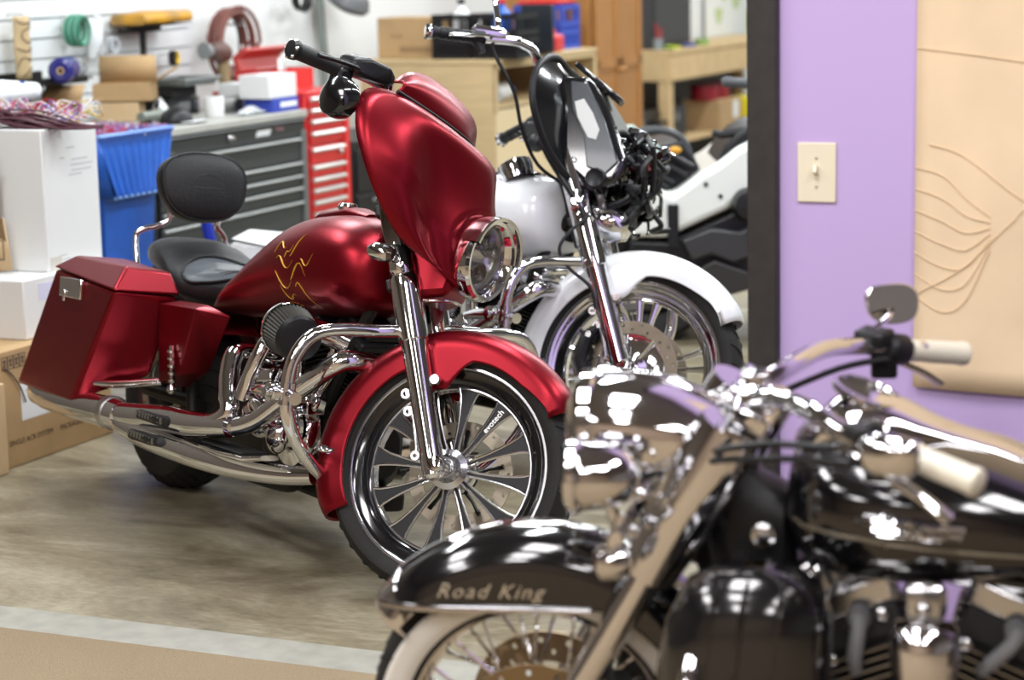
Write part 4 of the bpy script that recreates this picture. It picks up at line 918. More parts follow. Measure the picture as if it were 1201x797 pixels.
mb=MB(); mb.box((1.115,.13,.665),(.07,.05,.075),(0,.5,0)); 
for k in range(3): mb.box((1.115,.158,.64+.025*k),(.075,.01,.010),(0,.5,0))
mb.build('ignition_coil',chrome,blk,bevel=.005)
mb=MB(); mb.box((1.27,.0,.56),(.05,.22,.2),(0,-.35,0)); mb.build('oil_cooler',blacks,blk,bevel=.01)
mb=MB(); mb.sup([(1.14,0,.66,.05,.06),(1.16,0,.67,.075,.13),(1.24,0,.69,.08,.15),(1.31,0,.73,.06,.12),(1.34,0,.76,.03,.07)],24,3.2); mb.build('neck_cover',blacks,blk)
for q in((1.19,.085,.74),(1.25,.085,.66),(1.21,.085,.62)):
    mb=MB(); mb.lathe([(.022,0),(.022,.014),(.012,.02),(0,.021)],q,(0,1,0),16); mb.build('bolt',chrome2,blk)
# rear half
mb=MB(); mb.lathe([(0,-.1),(.05,-.09),(.1,-.05),(.2,-.03),(.2,.03),(.1,.05),(.05,.09),(0,.1)],(0,0,.325),(0,1,0),32); br_=mb.build('rear_wheel',blacks,blk)
tyre_mb((0,0,.325),.325,.235,.16,True).build('tyre',[rubber,whitewall,grv],br_)
mb=MB(); mb.grid([[pol((0,0,.325),r,R_(20)+R_(170)*i/32,y) for r,y in((.33,-.115),(.37,-.11),(.392,-.08),(.40,0),(.392,.08),(.37,.11),(.33,.115))] for i in range(33)]); mb.build('rear_fender',blackp,blk,solid=.004,sharp=60)
mb=MB(); mb.sup([(-.22,0,.80,.1,.03),(-.18,0,.80,.14,.05),(0,0,.79,.15,.05),(.12,0,.75,.17,.05),(.25,0,.70,.18,.06),(.40,0,.70,.17,.06),(.52,0,.73,.1,.05),(.58,0,.75,.05,.03)],28,2.5); mb.build('seat',leather,blk,sharp=70)
for sg in(1,-1):
    mb=MB(); mb.sup([(-.42,sg*.33,.50,.09,.15),(-.38,sg*.33,.50,.115,.19),(.1,sg*.33,.50,.115,.19),(.16,sg*.33,.50,.09,.15)],24,4); mb.build('saddlebag',blackp,blk,sharp=60)
    mb=MB(); mb.sup([(.80,sg*.34,.28,.04,.01),(.85,sg*.34,.28,.06,.012),(1.15,sg*.34,.285,.06,.012),(1.2,sg*.34,.29,.04,.01)],16,3); mb.build('floorboard',chrome,blk)
mb=MB(); mb.tube([(1.0,-.2,.5),(1.0,-.3,.36),(.8,-.33,.25),(.2,-.36,.25),(-.5,-.36,.27)],.04,16); mb.build('exhaust_pipe',chrome,blk)
mb=MB(); mb.tube(crom([(.42,.13,.22),(.40,.24,.12),(.38,.33,.030)],5),.012,10); mb.box((.38,.335,.018),(.06,.04,.016)); mb.build('side_stand',blacks,blk)
# ------------------------------------------------------------------ left side of the shop
card=M('brown cardboard',(.47,.31,.15),.75,var=.12,vscale=8)
card2=M('pale brown cardboard',(.60,.43,.24),.75,var=.1,vscale=8)
cardw=M('white cardboard',(.72,.73,.72),.6)
ink=M('printing ink',(.10,.07,.05),.8)
label=M('white paper label',(.80,.82,.84),.6)
bluepl=M('blue plastic',(.01,.10,.48),.38,bump=.15,bscale=40,var=.25,vscale=7)
gray=M('grey painted steel',(.032,.037,.037),.45)
graylt=M('light grey steel',(.19,.20,.19),.4,.3)
benchtop=M('grey worktop',(.42,.42,.38),.5,var=.15,vscale=10)
redst=M('red painted steel',(.62,.02,.02),.32,coat=.3)
silver=M('aluminium pull',(.66,.64,.60),.35,.6)
yellow=M('worn yellow vinyl',(.72,.36,.02),.5,var=.6,vscale=7,var2=(.35,.2,.05))
wood=M('plywood',(.60,.45,.24),.6,var=.14,vscale=5,stretch=(1,1,8))
oak=M('oak',(.42,.19,.05),.45,var=.25,vscale=9,stretch=(6,6,.7))
pine=M('pine lumber',(.66,.47,.24),.6,var=.15,vscale=7)
whitepl=M('white plastic',(.75,.76,.75),.4)
greypl=M('grey plastic',(.20,.21,.21),.45)
clear=M('clear bag film',(.85,.88,.88),.25,spec=.5)
def carton(name,lab,p,da,db,h,m,cat='box',th=.006,flaps=None,tape=None,rz=0,group=None,face='u'):
    # p: near right corner (a,b,z); extends -a and +b
    t=rthing(name,lab,cat,p,rz,group); mb=MB()
    if flaps is None:
        mb.box((-da/2,db/2,h/2),(da,db,h)); mb.build('body',m,t,bevel=.004)
        mb=MB(); mb.box((-da/2,db/2,h+.0008),(.05 if db>da else da*1.002,db*1.002 if db>da else .05,.0012)); mb.build('tape',tape or card2,t)
    else:
        mb.box((-da/2,db/2,th/2),(da,db,th)); mb.box((-th/2,db/2,h/2),(th,db,h)); mb.box((-da+th/2,db/2,h/2),(th,db,h)); mb.box((-da/2,th/2,h/2),(da-2*th,th,h)); mb.box((-da/2,db-th/2,h/2),(da-2*th,th,h)); mb.build('body',m,t,weld=False)
        for side,L,ang in flaps:
            c,s=math.cos(R_(ang)),math.sin(R_(ang)); mb=MB()
            if side=='u': q=[(0,0,h),(0,db,h),(c*L,db*.99,h+s*L),(c*L,db*.01,h+s*L)]
            if side=='-u': q=[(-da,0,h),(-da,db,h),(-da-c*L,db*.99,h+s*L),(-da-c*L,db*.01,h+s*L)]
            if side=='v': q=[(-da,db,h),(0,db,h),(-da*.01,db+c*L,h+s*L),(-da*.99,db+c*L,h+s*L)]
            if side=='-v': q=[(-da,0,h),(0,0,h),(-da*.01,-c*L,h+s*L),(-da*.99,-c*L,h+s*L)]
            mb.add(q,[(0,1,2,3)]); mb.build('flap',m,t,solid=.005)
    return t
def utext(name,body,size,mat,par,y,z,x=.0012,align='LEFT'): return text_mesh(name,body,size,mat,par,basis((x,y,z),(0,1,0),(0,0,1)),.0003,0,align)
# stack of three boxes by the saddlebag
b1=carton('cardboard_box','brown cardboard box on the floor with a white shipping label, lowest of the stack',(-1.70,1.55,0),.55,.66,.416,card)
utext('printed_text','SINGLE ACR SYSTEM',.028,ink,b1,.03,.085); utext('printed_text','PACKAGED IN USA',.028,ink,b1,.33,.085)
mb=MB(); mb.box((.001,.235,.235),(.001,.25,.16)); lb_=mb.build('shipping_label',label,b1)
mb=MB()
for k in range(11): mb.box((.002,.26+.008*k,.185),(.0006,.004 if k%3 else .002,.05))
for k in range(4): mb.box((.002,.19,.29-.016*k),(.0006,.10-.02*(k%2),.004))
mb.build('barcode',ink,lb_,weld=False)
mb=MB()
for k in range(4):
    y=.008+.034*k
    for q in((0,.022,.032,.003),(0,-.022,.032,.003)): mb.box((.0012,y+.02,.372+q[1]),(.0006,q[2],q[3]))
    for q in(-.015,.015): mb.box((.0012,y+.02+q,.372),(.0006,.003,.046))
    mb.prism([(-.008,-.013),(.008,-.013),(.003,0),(.01,.008),(0,.016),(-.01,.008),(-.003,0)],lambda u,v,t_:V((.0012+t_,y+.02+u,.372+v)),0,.0006)
mb.build('handling_symbols',ink,b1,weld=False)
mb=MB()
for k in range(6): mb.box((.0012,.63,.03+.02*k),(.0006,.05,.009))
mb.build('striped_mark',label,b1,weld=False)
mb=MB(); mb.tube(crom([(.004,.02,.36),(.006,.06,.33),(.008,.10,.28),(.006,.13,.22)],5),.003,6); mb.build('torn_seam',ink,b1)
b2=carton('cardboard_box','white cardboard box in the middle of the stack, under the tall white box',(-1.76,1.79,.4175),.5,.55,.2125,cardw,tape=card2)
mb=MB(); mb.box((.001,.16,.16),(.001,.14,.06)); mb.build('label',M('lilac label',(.62,.62,.78),.6),b2)
b3=carton('cardboard_box','tall white cardboard box on top of the stack, coloured wires lying on it',(-1.80,2.0,.6318),.62,.345,.516,cardw,tape=cardw)
for z,w in((.425,.05),(.40,.03),(.385,.09),(.365,.10),(.345,.06),(.33,.11)): 
    pass
mb=MB()
for z,y,w in((.44,.15,.05),(.405,.11,.025),(.395,.18,.10),(.375,.17,.14),(.355,.18,.12),(.34,.16,.08),(.05,.07,.05),(.035,.08,.06)): mb.box((.0008,y+w/2,z),(.0006,w,.004))
mb.build('faint_print',M('faint grey print',(.45,.46,.48),.7),b3,weld=False)
mb=MB(); mb.box((.001,.05,.025),(.001,.07,.05)); mb.build('torn_corner',M('scuffed cardboard',(.55,.52,.46),.8),b3)
# brown folded carton leaning at the frame's left edge
p=onA(22,312,-1.80); t=rthing('cardboard_sheet','folded brown cardboard piece at the left edge, against the tall white box','cardboard',(-2.02,1.965,.632))
def fa_(pts,n,m=card2): 
    mb=MB(); mb.add(pts,[tuple(range(len(pts)))]); return mb.build(n,m,t,solid=.005)
fa_([(-.30,-.01,.0),(.11,-.03,.012),(.085,-.03,.20),(.07,-.02,.20),(-.30,-.01,.20)],'lower_panel')
fa_([(-.30,-.012,.205),(.055,-.02,.205),(.05,-.02,.41),(.065,-.0,.41),(-.30,-.0,.41)],'upper_panel',card)
mb=MB()
for q in((.03,.05,.09,.003),(.03,.12,.09,.003)): mb.box((.045,-.036,q[1]),(.075,.0012,.004))
for q in(.01,.08,.055): mb.box((q,-.036,.085),(.004,.0012,.07))
mb.box((.02,-.034,.17),(.05,.0012,.01)); mb.build('print_marks',ink,t,weld=False)
carton('cardboard_box','thin pale cardboard box end at the lower left edge of the picture',(-1.66,1.42,0),.5,.10,.318,card2)
# wires
wcols=[(.10,.035,.05),(.45,.02,.04),(.60,.58,.60),(.10,.10,.35),(.55,.40,.12),(.35,.10,.30),(.50,.05,.10)]
wm=[M('wire insulation %d'%i,c,.45) for i,c in enumerate(wcols)]
rnd=random.Random(11)
mb=MB()
for i in range(46):
    b0=rnd.uniform(2.03,2.13); zz=1.153+rnd.uniform(0,.035); a0=rnd.uniform(-2.38,-2.1)
    pts=[(a0+.13*k+rnd.uniform(-.02,.02),b0+rnd.uniform(-.03,.03),max(1.153,zz-.018*max(0,k-2)+rnd.uniform(-.012,.012)+.02*math.sin(k))) for k in range(5)]
    mb.tube(crom(pts,4),.004,5)
o=mb.build('wire_bundle',wm[0],None,xf=rx,weld=False); tag(o,'dull purple bundle of wires lying on top of the tall white box','wires',kind='stuff')
mb=MB()
for i in range(150):
    mb.mat(rnd.choice([1,1,2,2,2,3,4,5,6,6])-1)
    c=V((rnd.uniform(-2.34,-1.88),rnd.uniform(2.17,2.34),1.16)); pts=[]
    L=rnd.uniform(.05,.16); th=rnd.uniform(0,6.28)
    for k in range(5): pts.append(c+V((math.cos(th+k*.8)*L*(.4+.2*k),math.sin(th+k*.8)*L*.5,abs(math.sin(k*1.3+i))*rnd.uniform(.01,.085))))
    mb.tube(crom(pts,3),.0028,4)
o=mb.build('wire_tangle',wm[1:],None,xf=rx,weld=False); tag(o,'tangle of thin red, white and blue wires on the tall white box','wires',kind='stuff')
mb=MB()
for i in range(130):
    mb.mat(rnd.choice([0,1,2,2,4,5,5,0]))
    c=V((rnd.uniform(-2.68,-2.34),rnd.uniform(3.1,3.6),1.0)); pts=[]
    L=rnd.uniform(.05,.14); th=rnd.uniform(0,6.28)
    for k in range(5): pts.append(c+V((math.cos(th+k*.8)*L*(.4+.2*k)*.7,math.sin(th+k*.8)*L*.6,abs(math.sin(k*1.3+i))*rnd.uniform(.01,.06))))
    mb.tube(crom(pts,3),.0028,4)
o=mb.build('wire_tangle',wm[1:],None,xf=rx,weld=False); tag(o,'tangle of red and violet wires heaped in the blue bin','wires',kind='stuff')
# blue ribbed bin
t=rthing('plastic_bin','blue ribbed plastic bin behind the tall white box, wires heaped in it','bin',(-2.3,3.06,0))
mb=MB(); rows=[]
def bring(z,i,o): return [V((o,i,z)),V((o,.56-i,z)),V((-.45+i*.6,.56-i,z)),V((-.45+i*.6,i,z))]
mb.loft([bring(.0,.13,-.07),bring(.5,.10,-.05),bring(.77,.085,-.035),bring(.77,.08,-.02)]); mb.build('body',bluepl,t,bevel=.01)
rows=[]; n=9
for z,i,o in((.765,.085,.02),(.78,.08,.022),(1.0,.012,-.005),(1.025,.0,.01),(1.035,.005,.0)):
    row=[]
    for k in range(n*4+1):
        u=k/(n*4); d=.012*(1 if (k%4) in(0,1) else 0) if z<1.0 else .01
        row.append(V((o+d,i+(.56-2*i)*u,z)))
    rows.append(row)
mb=MB(); mb.grid(rows); mb.build('ribbed_front',bluepl,t,solid=.006,flat=True)
mb=MB(); mb.add([V((.02,.085,.765)),V((.01,0,1.025)),V((-.45,.0,1.025)),V((-.40,.06,.765))],[(0,1,2,3)]); mb.add([V((.02,.475,.765)),V((.01,.56,1.025)),V((-.45,.56,1.025)),V((-.40,.50,.765))],[(0,1,2,3)]); mb.add([V((-.40,.06,.765)),V((-.45,.0,1.025)),V((-.45,.56,1.025)),V((-.40,.50,.765))],[(0,1,2,3)]); mb.build('skirt',bluepl,t,solid=.006)
mb=MB(); mb.tube([V((.012,.0,1.028)),V((.012,.56,1.028)),V((-.45,.56,1.028)),V((-.45,0,1.028)),V((.012,0,1.028))],.008,8); mb.tube([V((.026,.08,.766)),V((.026,.48,.766))],.006,8); mb.build('rim',M('scuffed blue edge',(.20,.36,.62),.5),t,weld=False)
mb=MB(); mb.box((-.2,.28,.95),(.4,.5,.02)); mb.build('liner',bluepl,t)
# ---------------- tool chest
def drawer(t,y0,y1,z0,z1,m,pull,pm,x=.0):
    mb=MB(); mb.box((x+.004,(y0+y1)/2,(z0+z1)/2),(.012,y1-y0,z1-z0)); d=mb.build('drawer',m,t,bevel=.003)
    mb=MB(); h=pull; mb.prism([(.008,0),(.026,.002),(.028,h*.5),(.020,h),(.008,h)],lambda u,v,w:V((x+u,y0+.004+(y1-y0-.008)*w,z1-h+v)),0,1); mb.build('handle',pm,d)
    return d
L=1.36
ch=rthing('tool_chest','dark grey steel tool chest with grey worktop, behind the red motorcycle','tool chest',(A_CH,3.71,0))
mb=MB(); mb.box((-.36,L/2,.53),(.70,L,.86)); mb.build('body',gray,ch,bevel=.006)
mb=MB(); mb.box((-.42,L/2,.981),(.86,L+.03,.038)); mb.build('worktop',benchtop,ch,bevel=.006)
zz=[(.872,.958,0),(.752,.866,1),(.688,.747,1),(.628,.683,1),(.558,.623,1),(.428,.553,1),(.13,.423,1)]
for z0,z1,pl_ in zz:
    d=drawer(ch,.02,L-.075,z0,z1,gray,.016,graylt) if pl_ else drawer(ch,.02,L-.03,z0,z1,gray,.012,gray)
    if not pl_:
        mb=MB(); mb.lathe([(.016,0),(.018,.008),(.013,.02),(.010,.03),(0,.032)],(.01,.62,.918),(1,0,0),18); mb.build('lock',steel,d)
        mb=MB(); mb.prism([(0,0),(.13,0),(.15,.028),(.02,.028)],lambda u,v,w:V((.0105+w,.86+u,.902+v)),0,.001); mb.build('badge',label,d)
        utext('sticker_text','Tools',.034,M('pink print',(.55,.25,.30),.6),d,1.05,.925,.011); utext('model_text','1 4400',.026,graylt,d,.08,.888,.011)
mb=MB(); mb.box((.014,L-.045,.50),(.012,.05,.8)); mb.build('corner_post',M('mid grey steel',(.10,.11,.11),.45),ch,bevel=.004)
for y in(.1,L-.1):
    for x in(-.1,-.62):
        mb=MB(); mb.lathe([(0,-.02),(.045,-.02),(.05,-.01),(.05,.01),(.045,.02),(0,.02)],(x,y,.05),(0,1,0),20); mb.box((x,y,.095),(.06,.05,.02)); mb.build('caster',blacks,ch)
# red side cabinet
rc=rthing('tool_cabinet','red steel side cabinet of shallow drawers with silver pulls beside the grey chest','tool cabinet',(A_CH,5.085,0))
mb=MB(); mb.box((-.27,.21,.59),(.53,.42,.96)); mb.build('body',redst,rc,bevel=.008)
mb=MB(); mb.box((-.27,.21,1.073),(.54,.43,.02)); mb.build('lid',redst,rc,bevel=.006)
for z0,z1 in((1.0,1.055),(.945,.996),(.885,.940),(.82,.88),(.72,.80),(.655,.712),(.60,.65),(.54,.595),(.48,.535),(.42,.475),(.36,.415),(.12,.355)): drawer(rc,.02,.36,z0,z1,redst,.02,silver)
mb=MB(); mb.box((.010,.39,.59),(.014,.05,.94)); mb.build('corner_post',redst,rc,bevel=.004)
mb=MB(); mb.lathe([(.012,0),(.014,.008),(.010,.016),(0,.018)],(.018,.31,.765),(1,0,0),14); mb.build('lock',steel,rc)
for y in(.06,.36):
    for x in(-.08,-.46):
        mb=MB(); mb.lathe([(0,-.02),(.045,-.02),(.05,-.01),(.05,.01),(.045,.02),(0,.02)],(x,y,.05),(0,1,0),20); mb.box((x,y,.10),(.06,.05,.02)); mb.build('caster',blacks,rc)
bc_=rthing('cabinet','low black steel cabinet between the red cabinet and the plywood cabinet','cabinet',(-2.45,5.56,0))
mb=MB(); mb.box((-.25,.40,.41),(.5,.8,.78)); mb.build('body',blacks,bc_,bevel=.01)
for k in range(3):
    mb=MB(); mb.box((.006,.40,.16+.24*k),(.014,.76,.22)); d=mb.build('drawer',blacks,bc_,bevel=.004); mb=MB(); mb.tube([(.03,.15,.24+.24*k),(.03,.65,.24+.24*k)],.007,8); mb.build('handle',greypl,d)
mb=MB(); mb.box((-.25,.4,.01),(.46,.76,.02)); mb.build('plinth',blacks,bc_)
# ---------------- things on the worktop (a about -2.6 .. -3.2)
TOP=1.0005
A3=-3.0
c=onA(163,140,-2.85)
carton('cardboard_box','small pale cardboard box under the open carton on the grey worktop',(-2.85,c.y,TOP),.19,.20,.088,card2,rz=-RZ)
c=onA(178,124,-2.80); CB=c.y
oc=carton('open_carton','open brown carton with a tall raised back flap on the worktop',(-2.80,CB,TOP+.0895),.275,.20,.085,card,flaps=[('v',.125,91),('u',.13,33)],rz=-RZ)
c=onA(45,127,A3)
carton('open_carton','low open brown carton with a flat flap, left of the raised open carton',(A3+.02,c.y,TOP),.22,.30,.115,card,flaps=[('u',.12,4),('-v',.12,8),('v',.08,60)])
# wall tray with the blue roll
c=onA(35,100,A3-.05); c2=onA(105,100,A3-.05)
t=rthing('wall_tray','dark steel tray on the slat wall under the blue roll','tray',(AW,c.y,c.z))
Lx=c2.y-c.y; mb=MB(); mb.box((.13,Lx/2,-.008),(.26,Lx,.008)); mb.box((.26,Lx/2,.005),(.006,Lx,.03)); mb.build('tray_plate',blacks,t,weld=False)
mb=MB(); mb.box((.003,Lx/2,-.02),(.006,Lx,.12)); mb.build('back_rail',blacks,t)
TZ=c.z-.003
c=onA(86,92,A3-.0); r=.058
t=rthing('film_roll','dark blue roll of film lying end-on on the wall tray','roll',(A3-.05,c.y,TZ+r))
mb=MB(); mb.lathe([(.018,.10),(.04,.102),(r,.09),(r,-.12),(.018,-.12)],(0,.0,0),(.45,-.9,0),32); mb.build('film',M('dark blue film',(.02,.02,.17),.3),t)
mb=MB(); mb.lathe([(.017,-.12),(.017,.106),(.012,.106),(.012,-.12)],(0,0,0),(.45,-.9,0),20,closed=True); mb.build('core',card2,t)
c=onA(95,90,A3)
t=rthing('hose_fitting','grey metal hose fittings beside the blue roll','fitting',(A3-.12,c.y+.12,TZ))
mb=MB(); mb.tube([(0,-.03,.02),(0,.0,.03),(.02,.05,.045),(.02,.06,.07)],[.02,.018,.016,.012],10); mb.ball((.0,-.03,.03),.028,7); mb.tube([(.03,-.02,.012),(.03,.09,.012)],.012,8); mb.build('body',greypl,t,weld=False)
c=onA(16,108,-2.55)
t=rthing('paper_roll','loose white paper roll at the left edge behind the wire bundle','paper',(-2.55,c.y-.05,c.z-.05))
mb=MB(); mb.grid([[V((.02+q*.0,-.16+.33*q,.05))+V((.0,.0,0))+V((math.cos(a)*(.032+.025*(1-q)),0,math.sin(a)*(.032+.025*(1-q))+.01*(1-q))) for a in [R_(-60+330*i/28) for i in range(29)]] for q in [k/6 for k in range(7)]]); mb.build('paper',label,t,solid=.001)
mb=MB(); mb.box((.045,.05,.08),(.004,.03,.03)); mb.build('blue_clip',bluepl,t)
# hanging on the slat wall
AH=AW+.06
def hung(name,lab,cat,x,y,**k):
    c=onA(x,y,AH); return rthing(name,lab,cat,(AH,c.y,c.z),**k)
t=hung('cut_leather_piece','long tan cut-out piece with curved dark lines hanging at the left of the slat wall','leather piece',23,55)
mb=MB(); rows=[[V((.03+.02*math.cos(u*3),u*.055*(1.0 if v<.4 else 1.15-.25*v),.14-.29*v)) for u in(-1,-.6,-.2,.2,.6,1)] for v in [k/10 for k in range(11)]]
mb.grid(rows); mb.build('panel',M('tan leather',(.62,.47,.25),.6,var=.15,vscale=12),t,solid=.008)
mb=MB()
for pts in ([(-.9,.05),(-.3,.12),(.5,.08),(.9,.2)],[(.2,.1),(.8,.3),(.1,.42),(-.5,.35),(-.4,.22),(.2,.18)],[(-.9,.5),(-.2,.55),(.6,.48),(.9,.6)],[(.8,.62),(.2,.7),(-.5,.65),(-.9,.8)],[(.9,.8),(.1,.82),(-.6,.95)],[(.7,.42),(.5,.6),(.75,.75)]):
    mb.tube([V((.038+.02*math.cos(q.x*3),q.x*.055*(1.0 if q.y<.4 else 1.15-.25*q.y),.14-.29*q.y)) for q in crom([V((a,b,0)) for a,b in pts],5)],.0028,5)
mb.build('cut_lines',M('burnt brown line',(.10,.05,.03),.7),t,weld=False)
mb=MB(); mb.tube([(-.06,0,.15),(.03,0,.15)],.004,6); mb.build('hook',steel,t)
t=hung('cord_hank','hank of green and white cord hanging on the slat wall','cord',86,36)
grn=M('green cord',(.03,.25,.15),.6); 
for k in range(8):
    mb=MB(); r=.058+.003*(k%3); mb.tube([V((.02+.011*k-.04,math.cos(a)*r*.85,math.sin(a)*r*1.1)) for a in [2*PI*i/26 for i in range(26)]],.0075,7,closed=True); mb.build('cord_loop',grn if k%3 else M('pale green cord %d'%k,(.35,.50,.42),.6),t)
mb=MB(); mb.tube([(-.06,0,.05),(.05,0,.05)],.004,6); mb.build('hook',steel,t)
t=hung('plastic_bag','white translucent plastic bag hanging beside the green cord','bag',112,42)
mb=MB(); mb.grid([[V((.03*math.sin(PI*u)*math.sin(PI*v)+.005*math.sin(9*u+5*v),-.055+.11*u,.09-.20*v-.012*math.sin(u*7))) for u in [i/10 for i in range(11)]] for v in [i/10 for i in range(11)]]); mb.build('film',M('milky bag film',(.74,.77,.78),.3),t,solid=.002)
mb=MB(); mb.tube([(-.06,0,.085),(.02,0,.085)],.004,6); mb.build('hook',steel,t)
t=hung('tape_roll','grey tape roll hanging in front of the white bag','tape roll',118,53)
mb=MB(); mb.lathe([(.026,-.012),(.041,-.012),(.041,.012),(.026,.012)],(.075,0,0),(1,0,0),32,closed=True); mb.build('tape',M('grey tape',(.42,.44,.46),.5),t)
mb=MB(); mb.tube([(-.06,0,.027),(.10,0,.027)],.004,6); mb.build('hook',steel,t)
t=hung('wall_bracket','black steel T bracket on the slat wall holding the yellow pad','bracket',155,34)
mb=MB(); mb.box((.06,0,.0),(.03,.29,.028)); mb.box((.06,-.0,-.13),(.02,.03,.24)); mb.build('frame',blacks,t,weld=False)
mb=MB(); mb.tube([(-.06,-.03,-.01),(.06,-.03,-.01)],.008,8); mb.build('arm',blacks,t)
mb=MB(); mb.tube([(-.06,.0,-.24),(.06,.0,-.24)],.008,8); mb.build('arm',blacks,t)
cb_=onA(155,34,AH)
t=rthing('padded_board','worn yellow padded creeper board lying on the T bracket','board',(AH+.06,cb_.y+.10,cb_.z+.0145))
mb=MB(); mb.sup([(-.235,0,.03,.02,.01),(-.225,0,.03,.10,.028),(0,0,.036,.105,.034),(.21,0,.036,.10,.030),(.235,0,.034,.02,.01)],20,4)
mb.build('pad',yellow,t,xf=lambda p:V((p.y,p.x,p.z+.003)),sharp=60)
mb=MB(); mb.box((0,0,.0015),(.2,.44,.003)); mb.build('base',blacks,t)
# hose coil
t=hung('air_hose','reddish brown air hose coiled on the slat wall','hose',259,51)
hosem=M('reddish rubber hose',(.20,.065,.05),.5)
mb=MB(); pts=[]
for i in range(9*22):
    a=2*PI*i/22; k=i//22; rr_=.115+.018*math.sin(k*1.7)+.006*k/3; pts.append(V((.03+.011*k,math.cos(a)*rr_*1.42,math.sin(a)*(rr_+.045)-.025*(1-math.sin(a))*.5*math.cos(k))))
mb.tube(pts,.0105,8); mb.build('coil',hosem,t)
mb=MB(); mb.tube(crom([(.10,-.02,.14),(.12,-.01,.03),(.12,-.02,-.13)],5),.006,8); mb.build('tail',blacks,t)
mb=MB(); mb.tube([(-.06,0,.10),(.14,0,.10),(.15,0,.13)],.008,8); mb.build('hook',steel,t)
t=hung('tape_measure','yellow and black tape measure hanging on the slat wall','tape measure',199,68)
mb=MB(); mb.lathe([(0,-.015),(.036,-.015),(.040,0),(.036,.015),(0,.015)],(.02,0,0),(1,.3,0),24); mb.build('case',blacks,t)
mb=MB(); mb.tube([V((.03,.034*math.cos(a),.034*math.sin(a))) for a in [R_(-60+120*i/10) for i in range(11)]],.010,8); mb.build('yellow_guard',M('bright yellow plastic',(.85,.55,.03),.4),t)
mb=MB(); mb.tube([(-.06,0,.02),(.02,0,.02)],.004,6); mb.build('hook',steel,t)
# worktop items right of the carton
def onT(x,y): c=onH(x,y,TOP); return c
def put(name,lab,cat,x,y,a,z=TOP,rz=0,**k):
    c=onA(x,y,a); return rthing(name,lab,cat,(a,c.y,z),rz,**k)
t=put('radio_unit','black electronic box with round front knobs on the grey worktop','electronic box',215,136,-2.86)
mb=MB(); mb.box((-.07,0,.043),(.16,.27,.085)); mb.build('case',blacks,t,bevel=.006)
for y in(-.09,.09):
    mb=MB(); mb.lathe([(.018,0),(.017,.014),(0,.016)],(.010,y,.045),(1,0,0),18); mb.build('knob',chrome2,t)
mb=MB(); mb.box((.0105,0,.045),(.002,.10,.04)); mb.build('display',greypl,t)
mb=MB(); mb.box((.011,.105,.05),(.003,.03,.05)); mb.build('side_plate',graylt,t)
ra=onA(215,136,-2.86)
t=rthing('electronic_box','dark flat amplifier lying on the black electronic box','electronic box',(-2.87,ra.y+.01,TOP+.0865))
mb=MB(); mb.box((-.06,0,.03),(.15,.22,.055)); 
for k in range(6): mb.box((.016,-.09+.036*k,.03),(.008,.010,.05))
mb.build('case',blackt,t,bevel=.005,weld=False)
t=rthing('plastic_tray','grey plastic tray lid resting on the dark amplifier','tray',(-2.88,ra.y+.03,TOP+.146))
mb=MB(); mb.loft([[V((sx*.10,sy*.13,0)) for sx,sy in((-1,-1),(1,-1),(1,1),(-1,1))],[V((sx*.12,sy*.16,.028)) for sx,sy in((-1,-1),(1,-1),(1,1),(-1,1))]],capb=False); mb.build('shell',M('greenish grey plastic',(.13,.15,.14),.45),t,solid=.005)
mb=MB(); mb.tube([V((sx*.12,sy*.16,.030)) for sx,sy in((-1,-1),(1,-1),(1,1),(-1,1))],.007,8,closed=True); mb.build('rim',greypl,t)
t=put('spray_can','white can standing on the worktop in front of the hose','can',252,137,-2.62)
mb=MB(); mb.lathe([(0,0),(.044,0),(.046,.004),(.046,.095),(.044,.099),(.040,.099),(.040,.095),(0,.095)],(0,0,0),(0,0,1),28); mb.build('can_body',whitepl,t)
mb=MB(); mb.lathe([(.038,.0955),(.037,.098),(0,.0985)],(0,0,0),(0,0,1),24); mb.build('lid',steel,t)
t=put('hand_torch','grey flashlight lying in front of the open carton','torch',177,138,-2.74,TOP+.030)
mb=MB(); mb.lathe([(0,-.10),(.022,-.10),(.024,-.09),(.024,.04),(.032,.065),(.033,.085),(.028,.088)],(0,0,.003),(-.1,1,0),20); mb.build('barrel',M('greenish grey metal',(.20,.22,.19),.4,.4),t)
mb=MB(); mb.lathe([(.028,.087),(0,.09)],(0,0,.003),(-.1,1,0),18); mb.build('lens',glass,t)
mb=MB(); mb.box((0,-.04,-.024),(.05,.03,.012)); mb.build('stand',blacks,t)
t=put('baseball_cap','black and white cap lying at the front of the worktop','cap',207,141,-2.60)
mb=MB(); mb.grid([[V((math.cos(a)*math.cos(e)*.075,math.sin(a)*math.cos(e)*.085,math.sin(e)*.075)) for a in [2*PI*k/24 for k in range(24)]] for e in [R_(90*i/7) for i in range(8)]],close=True); mb.build('crown',blacks,t,solid=.003)
mb=MB(); mb.grid([[V((.05+.09*q*math.cos(a),math.sin(a)*(.075+.02*q)+.02,.006+.012*q-.01*q*abs(math.sin(a)))) for a in [R_(-70+140*k/10) for k in range(11)]] for q in(.1,.5,1)]); mb.build('brim',label,t,solid=.004)
t=put('paper_tag','white paper tag leaning on the black electronic box','tag',191,126,-2.80,TOP+.02)
mb=MB(); mb.add([V((.0,-.035,.03)),V((.01,.0,-.008)),V((.0,.045,.035)),V((-.02,.01,.085))],[(0,1,2,3)]); mb.build('card',label,t,solid=.002)
mb=MB(); mb.tube([(-.02,.01,.085),(-.05,.0,.05),(-.06,-.01,-.018)],.002,5); mb.build('string',label,t)
t=put('electric_motor','small grey electric motor on the worktop beside the white can','motor',272,132,-2.68)
